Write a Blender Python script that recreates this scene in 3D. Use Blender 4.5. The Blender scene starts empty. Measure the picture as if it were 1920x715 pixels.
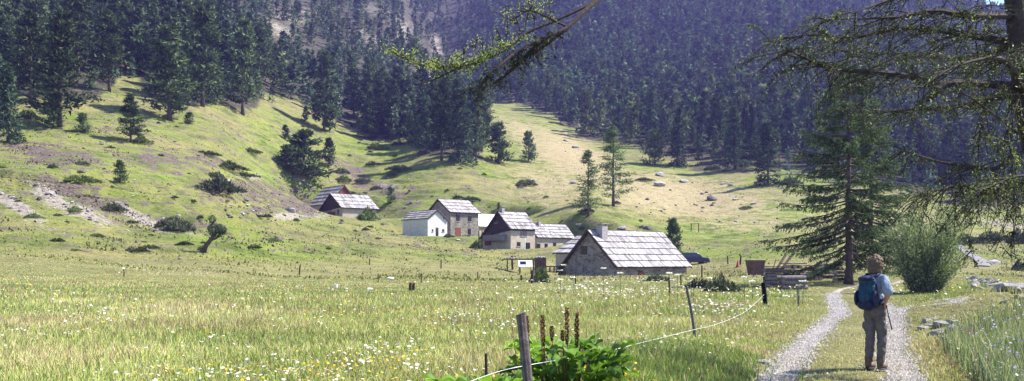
import bpy, bmesh, math, random
import numpy as np
from mathutils import Vector, Matrix, noise as mnoise

R = math.radians
FP = 1663.0            # focal length in pixels of a 1920 wide picture
HY = 490.0             # row of the horizon
EYE = 1.6
scene = bpy.context.scene
COL = scene.collection
rng = np.random.default_rng(7)
random.seed(7)

# ------------------------------------------------------------------ helpers
def tag(o, label=None, cat=None, group=None, kind=None):
    if label: o['label'] = label
    if cat: o['category'] = cat
    if cat and not kind: kind = 'stuff' if o.get('kind') == 'stuff' else 'thing'
    if group: o['group'] = group
    if kind: o['kind'] = kind
    return o

def empty(name, loc=(0, 0, 0), rz=0.0, label=None, cat=None, group=None, scale=1.0):
    o = bpy.data.objects.new(name, None)
    o.empty_display_size = 0.3
    COL.objects.link(o)
    o.location = loc
    o.rotation_euler = (0, 0, rz)
    o.scale = (scale,) * 3
    tag(o, label, cat, group)
    return o

def np_mesh(name, V, Fs, mat, col=None, smooth=False, attrs=None):
    """V (n,3); Fs list of (m,k) index arrays; col (n,3) per vertex colour; attrs name->(n,)"""
    V = np.asarray(V, dtype=np.float32)
    me = bpy.data.meshes.new(name)
    Fs = [np.asarray(f, dtype=np.int32) for f in Fs if len(f)]
    me.vertices.add(len(V))
    me.vertices.foreach_set('co', V.ravel())
    loops = np.concatenate([f.ravel() for f in Fs])
    tot = np.concatenate([np.full(len(f), f.shape[1], dtype=np.int32) for f in Fs])
    start = np.zeros(len(tot), dtype=np.int32)
    start[1:] = np.cumsum(tot)[:-1]
    me.loops.add(len(loops))
    me.loops.foreach_set('vertex_index', loops)
    me.polygons.add(len(tot))
    me.polygons.foreach_set('loop_start', start)
    if smooth:
        me.polygons.foreach_set('use_smooth', np.ones(len(tot), dtype=bool))
    else:
        me.polygons.foreach_set('use_smooth', np.zeros(len(tot), dtype=bool))
    me.update(calc_edges=True)
    if col is not None:
        a = me.color_attributes.new('Col', 'FLOAT_COLOR', 'POINT')
        c = np.ones((len(V), 4), dtype=np.float32)
        c[:, :3] = col
        a.data.foreach_set('color', c.ravel())
    if attrs:
        for k, v in attrs.items():
            a = me.attributes.new(k, 'FLOAT', 'POINT')
            a.data.foreach_set('value', np.asarray(v, dtype=np.float32))
    if mat: me.materials.append(mat)
    return me

def link(name, me, parent=None, loc=(0, 0, 0), rot=(0, 0, 0), scale=None):
    o = bpy.data.objects.new(name, me)
    COL.objects.link(o)
    if parent: o.parent = parent
    o.location = loc
    o.rotation_euler = rot
    if scale is not None:
        o.scale = scale if hasattr(scale, '__len__') else (scale,) * 3
    return o

def copy_tree(o, parent=None):
    c = o.copy(); COL.objects.link(c); c.parent = parent
    for ch in list(o.children):
        copy_tree(ch, c)
    return c

class MB:
    """collects shapes into one mesh"""
    def __init__(s): s.v = []; s.f = []; s.c = []
    def add(s, vs, fs, c=(1, 1, 1)):
        n = len(s.v)
        s.v += [tuple(v) for v in vs]
        s.f += [tuple(i + n for i in f) for f in fs]
        s.c += [c] * len(vs)
    def box(s, c, size, M=None, col=(1, 1, 1)):
        x, y, z = [k / 2 for k in size]
        vs = [Vector((sx * x, sy * y, sz * z)) for sx, sy, sz in
              ((-1,-1,-1),(1,-1,-1),(1,1,-1),(-1,1,-1),(-1,-1,1),(1,-1,1),(1,1,1),(-1,1,1))]
        if M is not None: vs = [M @ v for v in vs]
        c = Vector(c)
        s.add([v + c for v in vs], ((0,3,2,1),(4,5,6,7),(0,1,5,4),(1,2,6,5),(2,3,7,6),(3,0,4,7)), col)
    def tube(s, pts, rad, n=8, col=(1, 1, 1), cap=True):
        pts = [Vector(p) for p in pts]
        rad = rad if hasattr(rad, '__len__') else [rad] * len(pts)
        base = len(s.v); up = None
        for i, p in enumerate(pts):
            t = (pts[min(i + 1, len(pts) - 1)] - pts[max(i - 1, 0)]).normalized()
            if up is None:
                up = Vector((0, 0, 1)) if abs(t.z) < 0.9 else Vector((1, 0, 0))
            a = t.cross(up).normalized(); b = t.cross(a).normalized()
            up = -b if False else up
            for k in range(n):
                an = 2 * math.pi * k / n
                s.v.append(tuple(p + (a * math.cos(an) + b * math.sin(an)) * rad[i])); s.c.append(col)
        for i in range(len(pts) - 1):
            for k in range(n):
                k2 = (k + 1) % n
                s.f.append((base + i*n + k, base + i*n + k2, base + (i+1)*n + k2, base + (i+1)*n + k))
        if cap:
            s.f.append(tuple(base + k for k in range(n))[::-1])
            s.f.append(tuple(base + (len(pts)-1)*n + k for k in range(n)))
    def prism(s, poly, axis_vec, col=(1, 1, 1)):
        """poly: list of 3d points, extruded by axis_vec"""
        n = len(poly); a = Vector(axis_vec)
        vs = [Vector(p) for p in poly] + [Vector(p) + a for p in poly]
        fs = [tuple(range(n))[::-1], tuple(range(n, 2*n))]
        fs += [(i, (i+1) % n, n + (i+1) % n, n + i) for i in range(n)]
        s.add(vs, fs, col)
    def ellipsoid(s, c, r, n=12, m=8, M=None, col=(1,1,1)):
        vs = []; c = Vector(c)
        for j in range(1, m):
            th = math.pi * j / m
            for k in range(n):
                ph = 2 * math.pi * k / n
                v = Vector((r[0]*math.sin(th)*math.cos(ph), r[1]*math.sin(th)*math.sin(ph), r[2]*math.cos(th)))
                vs.append((M @ v if M else v) + c)
        t = Vector((0, 0, r[2])); b = Vector((0, 0, -r[2]))
        vs += [(M @ t if M else t) + c, (M @ b if M else b) + c]
        fs = []
        for j in range(m - 2):
            for k in range(n):
                k2 = (k + 1) % n
                fs.append((j*n + k, (j+1)*n + k, (j+1)*n + k2, j*n + k2))
        T = (m-1)*n
        for k in range(n):
            k2 = (k + 1) % n
            fs.append((T, k, k2)); fs.append((T + 1, (m-2)*n + k2, (m-2)*n + k))
        s.add(vs, fs, col)
    def mesh(s, name, mat, smooth=False, col=False):
        me = bpy.data.meshes.new(name)
        me.from_pydata(s.v, [], s.f)
        if col:
            a = me.color_attributes.new('Col', 'FLOAT_COLOR', 'POINT')
            a.data.foreach_set('color', np.array([tuple(c) + (1,) for c in s.c], dtype=np.float32).ravel())
        me.materials.append(mat)
        if smooth:
            me.polygons.foreach_set('use_smooth', np.ones(len(me.polygons), dtype=bool))
        me.update()
        return me
    def build(s, name, mat, parent=None, smooth=False, col=False, **k):
        return link(name, s.mesh(name, mat, smooth, col), parent, **k)

# ------------------------------------------------------------------ noise in numpy
def _hash(ix, iy, seed):
    h = (ix.astype(np.int64) * 374761393 + iy.astype(np.int64) * 668265263 + seed * 1442695041) & 0xFFFFFFFF
    h = ((h ^ (h >> 13)) * 1274126177) & 0xFFFFFFFF
    h = h ^ (h >> 16)
    return (h & 0xFFFF) / 65535.0
def vnoise(x, y, seed=0):
    ix = np.floor(x); iy = np.floor(y)
    fx = x - ix; fy = y - iy
    fx = fx*fx*(3-2*fx); fy = fy*fy*(3-2*fy)
    a = _hash(ix, iy, seed); b = _hash(ix+1, iy, seed); c = _hash(ix, iy+1, seed); d = _hash(ix+1, iy+1, seed)
    return (a*(1-fx)+b*fx)*(1-fy) + (c*(1-fx)+d*fx)*fy
def fbm(x, y, scale, octv=4, seed=0):
    t = 0; amp = 1; s = 0; f = 1.0/scale
    for i in range(octv):
        t = t + amp*(vnoise(x*f, y*f, seed+i*17)-0.5); s += amp
        amp *= 0.5; f *= 2.03
    return t/s*2       # about -1..1
def sstep(a, b, x):
    t = np.clip((x-a)/(b-a), 0, 1); return t*t*(3-2*t)

# ------------------------------------------------------------------ terrain
COLS = {
 -900: [(45,515),(70,460),(100,370),(140,240),(200,100),(280,0),(420,-150),(700,-400),(1700,-500)],
 -300: [(50,515),(72,465),(100,380),(135,270),(180,160),(260,40),(400,-120),(700,-350),(1700,-450)],
 0:   [(60,514),(75,480),(95,400),(115,330),(135,282),(150,250),(180,190),(220,120),(280,40),(350,-40),(500,-200),(900,-400),(1700,-450)],
 120: [(64,514),(78,480),(98,405),(120,330),(140,275),(155,243),(190,185),(225,120),(280,45),(350,-30),(500,-180),(900,-380),(1700,-440)],
 250: [(70,515),(85,482),(105,425),(130,340),(155,275),(172,235),(210,175),(260,110),(330,40),(420,-40),(600,-180),(1000,-350),(1700,-420)],
 400: [(72,517),(88,480),(112,432),(140,370),(170,292),(195,228),(240,180),(300,110),(390,30),(500,-40),(700,-150),(1700,-400)],
 530: [(80,518),(96,486),(125,447),(165,411),(195,362),(222,290),(245,250),(290,195),(370,120),(470,40),(600,-30),(800,-120),(1700,-360)],
 650: [(85,518),(110,482),(150,438),(192,409),(212,385),(235,330),(260,285),(290,250),(350,180),(440,100),(560,20),(700,-50),(1700,-300)],
 740: [(85,519),(110,490),(145,455),(180,432),(205,395),(230,340),(260,295),(300,250),(350,200),(420,130),(500,50),(560,10),(640,10),(760,-40),(1000,-150),(1700,-250)],
 820: [(85,520),(110,497),(140,472),(172,447),(186,438),(205,380),(228,310),(262,270),(320,225),(400,160),(455,120),(475,118),(520,200),(600,170),(760,30),(900,-70),(1700,-200)],
 880: [(88,521),(110,502),(140,478),(165,452),(188,430),(208,370),(232,305),(270,275),(330,240),(400,200),(430,195),(480,215),(560,165),(700,50),(850,-50),(1700,-200)],
 960: [(90,521),(112,506),(135,486),(158,465),(185,425),(215,370),(245,322),(280,285),(340,245),(410,213),(450,205),(500,180),(600,105),(700,40),(850,-60),(1700,-200)],
 1100:[(85,521),(110,513),(130,500),(150,452),(165,409),(180,387),(205,360),(245,322),(290,282),(340,258),(400,220),(500,145),(620,60),(750,-20),(900,-110),(1700,-220)],
 1300:[(85,519),(110,509),(130,503),(150,470),(175,430),(200,400),(230,365),(262,320),(300,280),(400,205),(520,120),(650,30),(800,-60),(1700,-200)],
 1450:[(80,518),(108,503),(140,465),(170,430),(195,385),(220,350),(250,320),(330,240),(430,155),(560,60),(700,-10),(850,-70),(1700,-180)],
 1600:[(75,515),(100,503),(140,472),(180,425),(210,380),(250,325),(330,245),(450,145),(600,55),(750,-5),(900,-50),(1700,-130)],
 1750:[(75,512),(100,492),(130,470),(160,452),(200,415),(245,365),(330,270),(450,170),(600,75),(700,25),(800,-5),(950,0),(1300,-20),(1700,-40)],
 1860:[(75,517),(100,492),(150,460),(200,415),(245,368),(330,275),(450,185),(600,100),(700,50),(760,46),(840,75),(960,30),(1040,14),(1090,12),(1400,60),(1700,80)],
 1960:[(75,520),(100,495),(150,460),(200,415),(245,365),(330,270),(450,175),(600,90),(720,40),(800,30),(900,50),(1040,8),(1100,6),(1700,60)],
 2200:[(75,515),(100,490),(150,450),(200,400),(300,300),(450,180),(700,60),(900,20),(1700,0)],
 2900:[(75,512),(100,480),(150,430),(250,300),(450,150),(900,0),(1700,-40)],
}
NP_, ND_ = 381, 300
PXG = np.linspace(-900, 2900, NP_)
LDG = np.linspace(math.log(2.0), math.log(1750.0), ND_)
def _build_table():
    keys = sorted(COLS)
    E = np.zeros((len(keys), ND_)); 
    Dg = np.exp(LDG)
    for i, k in enumerate(keys):
        pts = COLS[k]
        d0 = pts[0][0]; near = 0.5*d0
        ds = [2.0, near] + [p[0] for p in pts]
        zs_near = 0.0
        es = [np.nan, (zs_near-EYE)/near] + [(HY-p[1])/FP for p in pts]
        e = np.interp(LDG, np.log(ds[1:]), es[1:])
        e = np.where(Dg <= near, (0-EYE)/Dg, e)
        E[i] = e
    Z = EYE + E*Dg
    Z = np.where(Z > 200, 200+130*(1-np.exp(-(Z-200)/130)), Z) if False else Z
    G = np.zeros((NP_, ND_))
    for j in range(ND_):
        G[:, j] = np.interp(PXG, keys, Z[:, j])
    def gk(s):
        r = int(3*s)+1; x = np.arange(-r, r+1); k = np.exp(-x*x/(2*s*s)); return k/k.sum()
    k1 = gk(2.4); k2 = gk(2.6)
    Ge = G/Dg                           # smooth the ratio (keeps the silhouette where it is)
    P = np.pad(Ge, ((20,20),(20,20)), mode='edge')
    P = np.apply_along_axis(lambda a: np.convolve(a, k1, 'same'), 1, P)
    P = np.apply_along_axis(lambda a: np.convolve(a, k2, 'same'), 0, P)
    Gs = P[20:-20, 20:-20]*Dg
    w = sstep(math.log(22), math.log(45), LDG)
    return G*(1-w) + Gs*w
GT = _build_table()

def seg_dist(x, y, pts):
    best = np.full(np.shape(x), 1e9)
    for (x0, y0), (x1, y1) in zip(pts[:-1], pts[1:]):
        dx, dy = x1-x0, y1-y0
        t = np.clip(((x-x0)*dx+(y-y0)*dy)/(dx*dx+dy*dy), 0, 1)
        best = np.minimum(best, np.hypot(x-x0-t*dx, y-y0-t*dy))
    return best

def smooth_path(p, n=12):
    p = [Vector(q) for q in p]; out = []
    for i in range(len(p)-1):
        a = p[max(i-1, 0)]; b = p[i]; c = p[i+1]; d = p[min(i+2, len(p)-1)]
        for k in range(n):
            t = k/n
            out.append(0.5*((2*b)+(c-a)*t+(2*a-5*b+4*c-d)*t*t+(3*b-a-3*c+d)*t*t*t))
    out.append(p[-1]); return out

RUT_L = [tuple(v) for v in smooth_path([(-2.6,-5),(0.5,4),(3.5,11.8),(5.4,16.6),(7.75,22),(9.95,27),(12.6,34.5),(15.6,43),(19.5,52),(28,66)], 6)]
RUT_R = [tuple(v) for v in smooth_path([(-1.0,-5.5),(2.1,3.5),(5.15,11.5),(6.95,16.2),(9.25,21.4),(11.4,26.3),(14.0,33.6),(17.0,42),(20.8,51),(29,65)], 6)]
ROAD = [tuple(v) for v in smooth_path([(28.5,65.5),(37,76),(46,87),(53.5,101),(65,127),(79.5,158),(92,178),(112,205)], 6)]

PADS = []      # level ground cut for each house: (x, y, angle, x0, x1, y0, y1, z)
def H(x, y, detail=True):
    x = np.asarray(x, dtype=float); y = np.asarray(y, dtype=float)
    D = np.maximum(y, 2.0)
    px = np.clip(960 + FP*x/D, -899, 2899)
    ld = np.clip(np.log(D), LDG[0], LDG[-1]-1e-6)
    u = (px-PXG[0])/(PXG[1]-PXG[0]); v = (ld-LDG[0])/(LDG[1]-LDG[0])
    i = np.clip(np.floor(u).astype(int), 0, NP_-2); j = np.clip(np.floor(v).astype(int), 0, ND_-2)
    fu = u-i; fv = v-j
    z = (GT[i,j]*(1-fu)+GT[i+1,j]*fu)*(1-fv)+(GT[i,j+1]*(1-fu)+GT[i+1,j+1]*fu)*fv
    if detail:
        hill = sstep(75, 120, D)*sstep(1.0, 5.0, z)
        far = sstep(240, 420, D)
        z = z + 0.05*fbm(x, y, 3.0, 2, 3)*sstep(4, 12, D)
        z = z + hill*(0.75*fbm(x, y, 14.0, 4, 5)+0.5*fbm(x, y, 3.4, 3, 6)*sstep(-0.3, 0.2, fbm(x, y, 30, 2, 8)))*(1-0.6*far)
        z = z + far*5.5*fbm(x, y, 70.0, 4, 9)
    z = np.where(z > 250, 250+90*(1-np.exp(-(z-250)/90)), z)
    if detail:
        # sheep terraces on the left slope
        ter = hill*(1-sstep(700, 1000, px))*(1-sstep(210, 260, D))
        ph = z/2.0 + 0.9*fbm(x, y, 25, 3, 11)
        saw = ph-np.floor(ph)
        amp = 1.25*sstep(-0.25, 0.35, fbm(x, y, 22, 2, 12))
        z = z + ter*amp*(sstep(0, 0.3, saw)-saw)*1.1
        # ruts of the track pressed in, rocky bank and mound on the right
        near = (D < 75)
        if np.any(near):
            d = np.minimum(seg_dist(x, y, RUT_L), seg_dist(x, y, RUT_R))
            z = z - 0.07*np.exp(-(d/0.42)**2)*near
            m1 = np.exp(-(((x-10.6)/1.5)**2+((y-21.5)/2.6)**2)); z = z + 0.6*m1
            bank = sstep(0.0, 3.5, x-(0.497*y+2.4))*sstep(8, 14, D)*(1-sstep(50, 75, D))
            z = z - 0.7*bank
            ridge = np.exp(-(((x-(0.497*y+1.6))/1.3)**2))*sstep(8, 16, D)*(1-sstep(45, 60, D)); z = z + 0.55*ridge
    for (ox, oy, th, x0, x1, y0, y1, zp) in PADS:
        if not np.any((np.abs(x-ox) < 40) & (np.abs(y-oy) < 40)): continue
        c, s = math.cos(th), math.sin(th)
        lx = (x-ox)*c+(y-oy)*s; ly = -(x-ox)*s+(y-oy)*c
        d = np.hypot(np.maximum(np.maximum(x0-lx, lx-x1), 0), np.maximum(np.maximum(y0-ly, ly-y1), 0))
        w = 1-sstep(0.5, 7.0, d); z = z*(1-w)+zp*w
    return z
def Hs(x, y): return float(H(np.array([x]), np.array([y]))[0])
def ground_at(px, py, dmin=6.0, dmax=900.0):
    Ds = np.exp(np.linspace(math.log(dmin), math.log(dmax), 900))
    xs = (px-960)/FP*Ds
    z = H(xs, Ds)
    p = HY-(z-EYE)/Ds*FP
    ok = np.nonzero(p <= py)[0]
    k = ok[0] if len(ok) else len(Ds)-1
    return xs[k], Ds[k], z[k]
def at(px, py, D): return Vector(((px-960)/FP*D, D, EYE+(HY-py)/FP*D))

# ------------------------------------------------------------------ materials
class NT:
    def __init__(s, name):
        s.m = bpy.data.materials.new(name); s.m.use_nodes = True
        s.t = s.m.node_tree; s.n = s.t.nodes; s.l = s.t.links
        s.n.clear()
        s.out = s.n.new('ShaderNodeOutputMaterial')
    def node(s, typ, **kw):
        n = s.n.new(typ)
        for k, v in kw.items(): setattr(n, k, v)
        return n
    def link(s, a, b): s.l.new(a, b)
    def coord(s, kind='Object'):
        return s.node('ShaderNodeTexCoord').outputs[kind]
    def noise(s, vec, scale, detail=4, rough=0.55):
        n = s.node('ShaderNodeTexNoise'); n.inputs['Scale'].default_value = scale
        n.inputs['Detail'].default_value = detail; n.inputs['Roughness'].default_value = rough
        s.link(vec, n.inputs['Vector']); return n.outputs['Fac']
    def ramp(s, fac, stops):
        n = s.node('ShaderNodeValToRGB'); e = n.color_ramp.elements
        while len(e) > 1: e.remove(e[-1])
        e[0].position = stops[0][0]; e[0].color = tuple(stops[0][1]) + (1,)
        for p, c in stops[1:]:
            q = e.new(p); q.color = tuple(c) + (1,)
        s.link(fac, n.inputs['Fac']); return n.outputs['Color']
    def mix(s, a, b, fac, mode='MIX'):
        n = s.node('ShaderNodeMix', data_type='RGBA', blend_type=mode)
        for sock, val in ((n.inputs['Factor'], fac), (n.inputs[6], a), (n.inputs[7], b)):
            if hasattr(val, 'is_linked') or hasattr(val, 'links'): s.link(val, sock)
            elif hasattr(val, '__len__'): sock.default_value = tuple(val) + (1,)
            else: sock.default_value = val
        return n.outputs[2]
    def math(s, op, a, b=0.0, clamp=False):
        n = s.node('ShaderNodeMath', operation=op); n.use_clamp = clamp
        for sock, val in ((n.inputs[0], a), (n.inputs[1], b)):
            if hasattr(val, 'links'): s.link(val, sock)
            else: sock.default_value = val
        return n.outputs[0]
    def rng(s, v, a, b, c=0.0, d=1.0):
        n = s.node('ShaderNodeMapRange'); s.link(v, n.inputs[0])
        for i, q in enumerate((a, b, c, d)): n.inputs[i+1].default_value = q
        return n.outputs[0]
    def bump(s, h, strength=0.3, dist=0.02):
        n = s.node('ShaderNodeBump'); n.inputs['Strength'].default_value = strength
        n.inputs['Distance'].default_value = dist; s.link(h, n.inputs['Height']); return n.outputs[0]
    def principled(s, col, rough=0.8, normal=None, metal=0.0, spec=0.3):
        p = s.node('ShaderNodeBsdfPrincipled')
        if hasattr(col, 'links'): s.link(col, p.inputs['Base Color'])
        else: p.inputs['Base Color'].default_value = tuple(col) + (1,)
        p.inputs['Roughness'].default_value = rough; p.inputs['Metallic'].default_value = metal
        p.inputs['Specular IOR Level'].default_value = spec
        if normal is not None: s.link(normal, p.inputs['Normal'])
        s.link(p.outputs[0], s.out.inputs['Surface']); return p

def mat_mottle(name, c1, c2, scale=6, rough=0.85, bump=0.3, bdist=0.02, attr=False, metal=0.0, spec=0.3):
    s = NT(name); co = s.coord()
    f = s.noise(co, scale, 6, 0.65)
    c = s.ramp(f, [(0.3, c1), (0.7, c2)])
    if attr:
        a = s.node('ShaderNodeAttribute', attribute_name='Col')
        c = s.mix(c, a.outputs['Color'], 1.0, 'MULTIPLY')
    s.principled(c, rough, s.bump(s.noise(co, scale*4, 5, 0.7), bump, bdist), metal, spec)
    return s.m

def mat_leaf(name, transl=0.3, rand=0.35, tint=(1, 1, 1), big=0.35, base=None, upn=0.0, spec=0.25, rough=0.55):
    """colour from attribute Col, varied by clump noise and per tree"""
    s = NT(name)
    if base is None:
        c = s.node('ShaderNodeAttribute', attribute_name='Col').outputs['Color']
    else:
        rgb = s.node('ShaderNodeRGB'); rgb.outputs[0].default_value = tuple(base)+(1,); c = rgb.outputs[0]
    g = s.node('ShaderNodeNewGeometry')
    n = s.noise(g.outputs['Position'], big, 3, 0.6)
    k = s.rng(n, 0.3, 0.7, 1-rand, 1+rand)
    o = s.node('ShaderNodeObjectInfo')
    k2 = s.rng(o.outputs['Random'], 0, 1, 0.65, 1.45) if name == 'conifer_foliage' else s.rng(o.outputs['Random'], 0, 1, 0.99, 1.01)
    k = s.math('MULTIPLY', k, k2)
    cc = s.node('ShaderNodeCombineColor'); 
    for i in range(3): s.link(s.math('MULTIPLY', k, tint[i]), cc.inputs[i])
    c = s.mix(c, cc.outputs[0], 1.0, 'MULTIPLY')
    d = s.node('ShaderNodeBsdfPrincipled'); s.link(c, d.inputs['Base Color'])
    d.inputs['Roughness'].default_value = rough; d.inputs['Specular IOR Level'].default_value = spec
    t = s.node('ShaderNodeBsdfTranslucent')
    s.link(s.mix(c, (1.15, 1.25, 0.6), 1.0, 'MULTIPLY'), t.inputs['Color'])
    if upn:      # blades of a sward are lit like the sward: lean the shading normal towards the sky
        vm = s.node('ShaderNodeVectorMath', operation='ADD'); s.link(g.outputs['Normal'], vm.inputs[0]); vm.inputs[1].default_value = (0, 0, upn)
        vn = s.node('ShaderNodeVectorMath', operation='NORMALIZE'); s.link(vm.outputs[0], vn.inputs[0])
        s.link(vn.outputs[0], d.inputs['Normal'])
    m = s.node('ShaderNodeMixShader'); m.inputs[0].default_value = transl
    s.link(d.outputs[0], m.inputs[1]); s.link(t.outputs[0], m.inputs[2])
    s.link(m.outputs[0], s.out.inputs['Surface'])
    return s.m

def mat_ground():
    s = NT('ground')
    g = s.node('ShaderNodeNewGeometry').outputs['Position']
    def at_(n): return s.node('ShaderNodeAttribute', attribute_name=n).outputs['Fac']
    mpz = s.node('ShaderNodeMapping'); mpz.inputs['Scale'].default_value = (1, 1, 2.6); s.link(g, mpz.inputs['Vector'])
    gz = mpz.outputs[0]
    big = s.noise(g, 0.045, 4, 0.6); mid = s.noise(gz, 0.35, 6, 0.65); fine = s.noise(gz, 2.2, 6, 0.75); vf = s.noise(g, 9, 4, 0.7)
    grass = s.ramp(mid, [(0.3, (0.080, 0.115, 0.022)), (0.5, (0.160, 0.210, 0.038)), (0.7, (0.27, 0.30, 0.070))])
    grass2 = s.ramp(fine, [(0.3, (0.13, 0.125, 0.050)), (0.7, (0.30, 0.275, 0.115))])
    grass = s.mix(grass, grass2, s.rng(big, 0.38, 0.62))
    grass = s.mix(grass, s.ramp(s.noise(gz, 0.14, 5, 0.7), [(0.35, (0.55, 0.60, 0.60)), (0.5, (1, 1, 1)), (0.68, (1.25, 1.2, 1.0))]), 1.0, 'MULTIPLY')
    meadow = s.ramp(mid, [(0.3, (0.15, 0.145, 0.055)), (0.7, (0.29, 0.27, 0.12))])
    c = s.mix(grass, meadow, at_('meadow'))
    dry = s.ramp(fine, [(0.3, (0.040, 0.032, 0.030)), (0.5, (0.125, 0.098, 0.085)), (0.72, (0.26, 0.21, 0.17))])
    dm = s.math('MULTIPLY', at_('dry'), 1.0)
    df = s.rng(s.math('ADD', dm, s.math('ADD', s.math('MULTIPLY', s.math('SUBTRACT', mid, 0.5), 2.4), s.math('MULTIPLY', s.math('SUBTRACT', fine, 0.5), 1.3))), 0.40, 0.52)
    c = s.mix(c, dry, df)
    straw = s.ramp(fine, [(0.3, (0.25, 0.20, 0.11)), (0.7, (0.43, 0.36, 0.20))])
    sf = s.rng(s.math('ADD', at_('straw'), s.math('MULTIPLY', s.math('SUBTRACT', mid, 0.5), 1.4)), 0.35, 0.75)
    c = s.mix(c, straw, sf)
    bare = s.ramp(fine, [(0.3, (0.15, 0.125, 0.105)), (0.5, (0.29, 0.25, 0.215)), (0.7, (0.47, 0.42, 0.37))])
    bf = s.rng(s.math('ADD', at_('scree'), s.math('ADD', s.math('MULTIPLY', s.math('SUBTRACT', fine, 0.5), 2.2), s.math('MULTIPLY', s.math('SUBTRACT', mid, 0.5), 1.6))), 0.40, 0.75)
    c = s.mix(c, bare, bf)
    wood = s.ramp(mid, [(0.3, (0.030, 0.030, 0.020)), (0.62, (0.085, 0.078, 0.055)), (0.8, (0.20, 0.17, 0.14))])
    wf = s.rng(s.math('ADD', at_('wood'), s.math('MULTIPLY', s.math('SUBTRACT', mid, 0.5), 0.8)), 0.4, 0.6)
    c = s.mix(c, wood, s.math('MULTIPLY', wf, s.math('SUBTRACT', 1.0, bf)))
    grav = s.ramp(vf, [(0.3, (0.25, 0.235, 0.23)), (0.7, (0.56, 0.54, 0.53))])
    gf = s.rng(s.math('ADD', at_('gravel'), s.math('MULTIPLY', s.math('SUBTRACT', fine, 0.5), 1.0)), 0.42, 0.6)
    c = s.mix(c, grav, gf)
    # small dark tussock specks of the pasture
    v = s.node('ShaderNodeTexVoronoi'); v.inputs['Scale'].default_value = 0.9; s.link(gz, v.inputs['Vector'])
    sp = s.rng(v.outputs['Distance'], 0.10, 0.24, 0.0, 1.0)
    sp2 = s.math('MAXIMUM', sp, s.rng(mid, 0.45, 0.6, 0, 1))
    sp3 = s.math('MAXIMUM', sp2, at_('meadow'))
    c = s.mix((0.05, 0.05, 0.022), c, sp3)
    h = s.math('ADD', s.math('MULTIPLY', mid, 1.0), s.math('MULTIPLY', fine, 0.45))
    s.principled(c, 0.95, s.bump(h, 1.0, 0.9), 0.0, 0.1)
    return s.m

def mat_stone(name, c1, c2, mortar, scale=2.2):
    s = NT(name); co = s.coord()
    mp = s.node('ShaderNodeMapping'); mp.inputs['Scale'].default_value = (1, 1, 1.7); s.link(co, mp.inputs['Vector'])
    v = s.node('ShaderNodeTexVoronoi'); v.inputs['Scale'].default_value = scale; s.link(mp.outputs[0], v.inputs['Vector'])
    v2 = s.node('ShaderNodeTexVoronoi', feature='DISTANCE_TO_EDGE'); v2.inputs['Scale'].default_value = scale; s.link(mp.outputs[0], v2.inputs['Vector'])
    sep = s.node('ShaderNodeSeparateColor'); s.link(v.outputs['Color'], sep.inputs[0])
    c = s.ramp(sep.outputs[0], [(0.0, c1), (1.0, c2)])
    e = s.rng(v2.outputs['Distance'], 0.02, 0.09)
    c = s.mix(mortar, c, e)
    c = s.mix(c, s.ramp(s.noise(co, 0.8, 5), [(0.3, (0.6, 0.58, 0.56)), (0.7, (1.0, 1.0, 1.0))]), 1.0, 'MULTIPLY')
    s.principled(c, 0.9, s.bump(s.math('ADD', e, s.noise(co, 9, 4)), 0.7, 0.05), 0, 0.2)
    return s.m

def mat_plain(name, c, rough=0.6, metal=0.0, spec=0.4):
    s = NT(name); co = s.coord()
    f = s.noise(co, 5, 4); cc = s.ramp(f, [(0.3, tuple(k*0.82 for k in c)), (0.7, tuple(min(1, k*1.1) for k in c))])
    s.principled(cc, rough, None, metal, spec); return s.m

M = {}
M['ground'] = mat_ground()
M['grass'] = mat_leaf('grass', 0.30, 0.3, big=0.25, upn=1.2, spec=0.08, rough=0.8)
M['pine'] = mat_leaf('conifer_foliage', 0.12, 0.5, big=0.45, upn=0.25, spec=0.03, rough=0.9)
M['leaf'] = mat_leaf('leaf', 0.35, 0.3, big=0.9)
M['petal'] = mat_leaf('petal', 0.25, 0.08)
M['bark'] = mat_mottle('bark', (0.045, 0.035, 0.030), (0.13, 0.10, 0.085), 5, 0.95, 0.8, 0.03)
M['bark_near'] = mat_mottle('bark_larch', (0.025, 0.019, 0.020), (0.075, 0.056, 0.055), 14, 0.95, 0.9, 0.02)
M['roofboard'] = mat_mottle('weathered_shingle_boards', (0.19, 0.18, 0.175), (0.40, 0.385, 0.38), 0.9, 0.8, 0.4, 0.02, attr=True)
M['darkwood'] = mat_mottle('dark_old_wood', (0.030, 0.020, 0.017), (0.085, 0.055, 0.045), 3, 0.9, 0.5, 0.02)
M['redwood'] = mat_mottle('red_brown_wood', (0.13, 0.035, 0.022), (0.24, 0.075, 0.045), 3, 0.85, 0.4, 0.02)
M['greywood'] = mat_mottle('grey_weathered_wood', (0.10, 0.085, 0.08), (0.27, 0.235, 0.225), 9, 0.9, 0.8, 0.02, attr=True)
M['stonewall'] = mat_stone('rubble_stone_wall', (0.16, 0.135, 0.11), (0.36, 0.32, 0.27), (0.33, 0.30, 0.26))
M['renderwall'] = mat_mottle('beige_lime_render', (0.30, 0.25, 0.19), (0.46, 0.40, 0.31), 1.3, 0.9, 0.5, 0.04)
M['whitewall'] = mat_mottle('white_lime_render', (0.46, 0.45, 0.43), (0.68, 0.66, 0.63), 1.5, 0.9, 0.3, 0.02)
M['tin'] = mat_mottle('pale_sheet_metal', (0.78, 0.78, 0.80), (0.88, 0.88, 0.9), 2, 0.5, 0.1, 0.01)
M['glass'] = mat_plain('dark_glass', (0.02, 0.022, 0.028), 0.12, 0, 0.6)
M['chimney'] = mat_mottle('grey_chimney_render', (0.22, 0.20, 0.19), (0.40, 0.37, 0.36), 5, 0.9, 0.6, 0.03)
M['rock'] = mat_mottle('grey_limestone', (0.15, 0.14, 0.135), (0.45, 0.43, 0.41), 3.0, 0.9, 0.8, 0.05)
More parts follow.
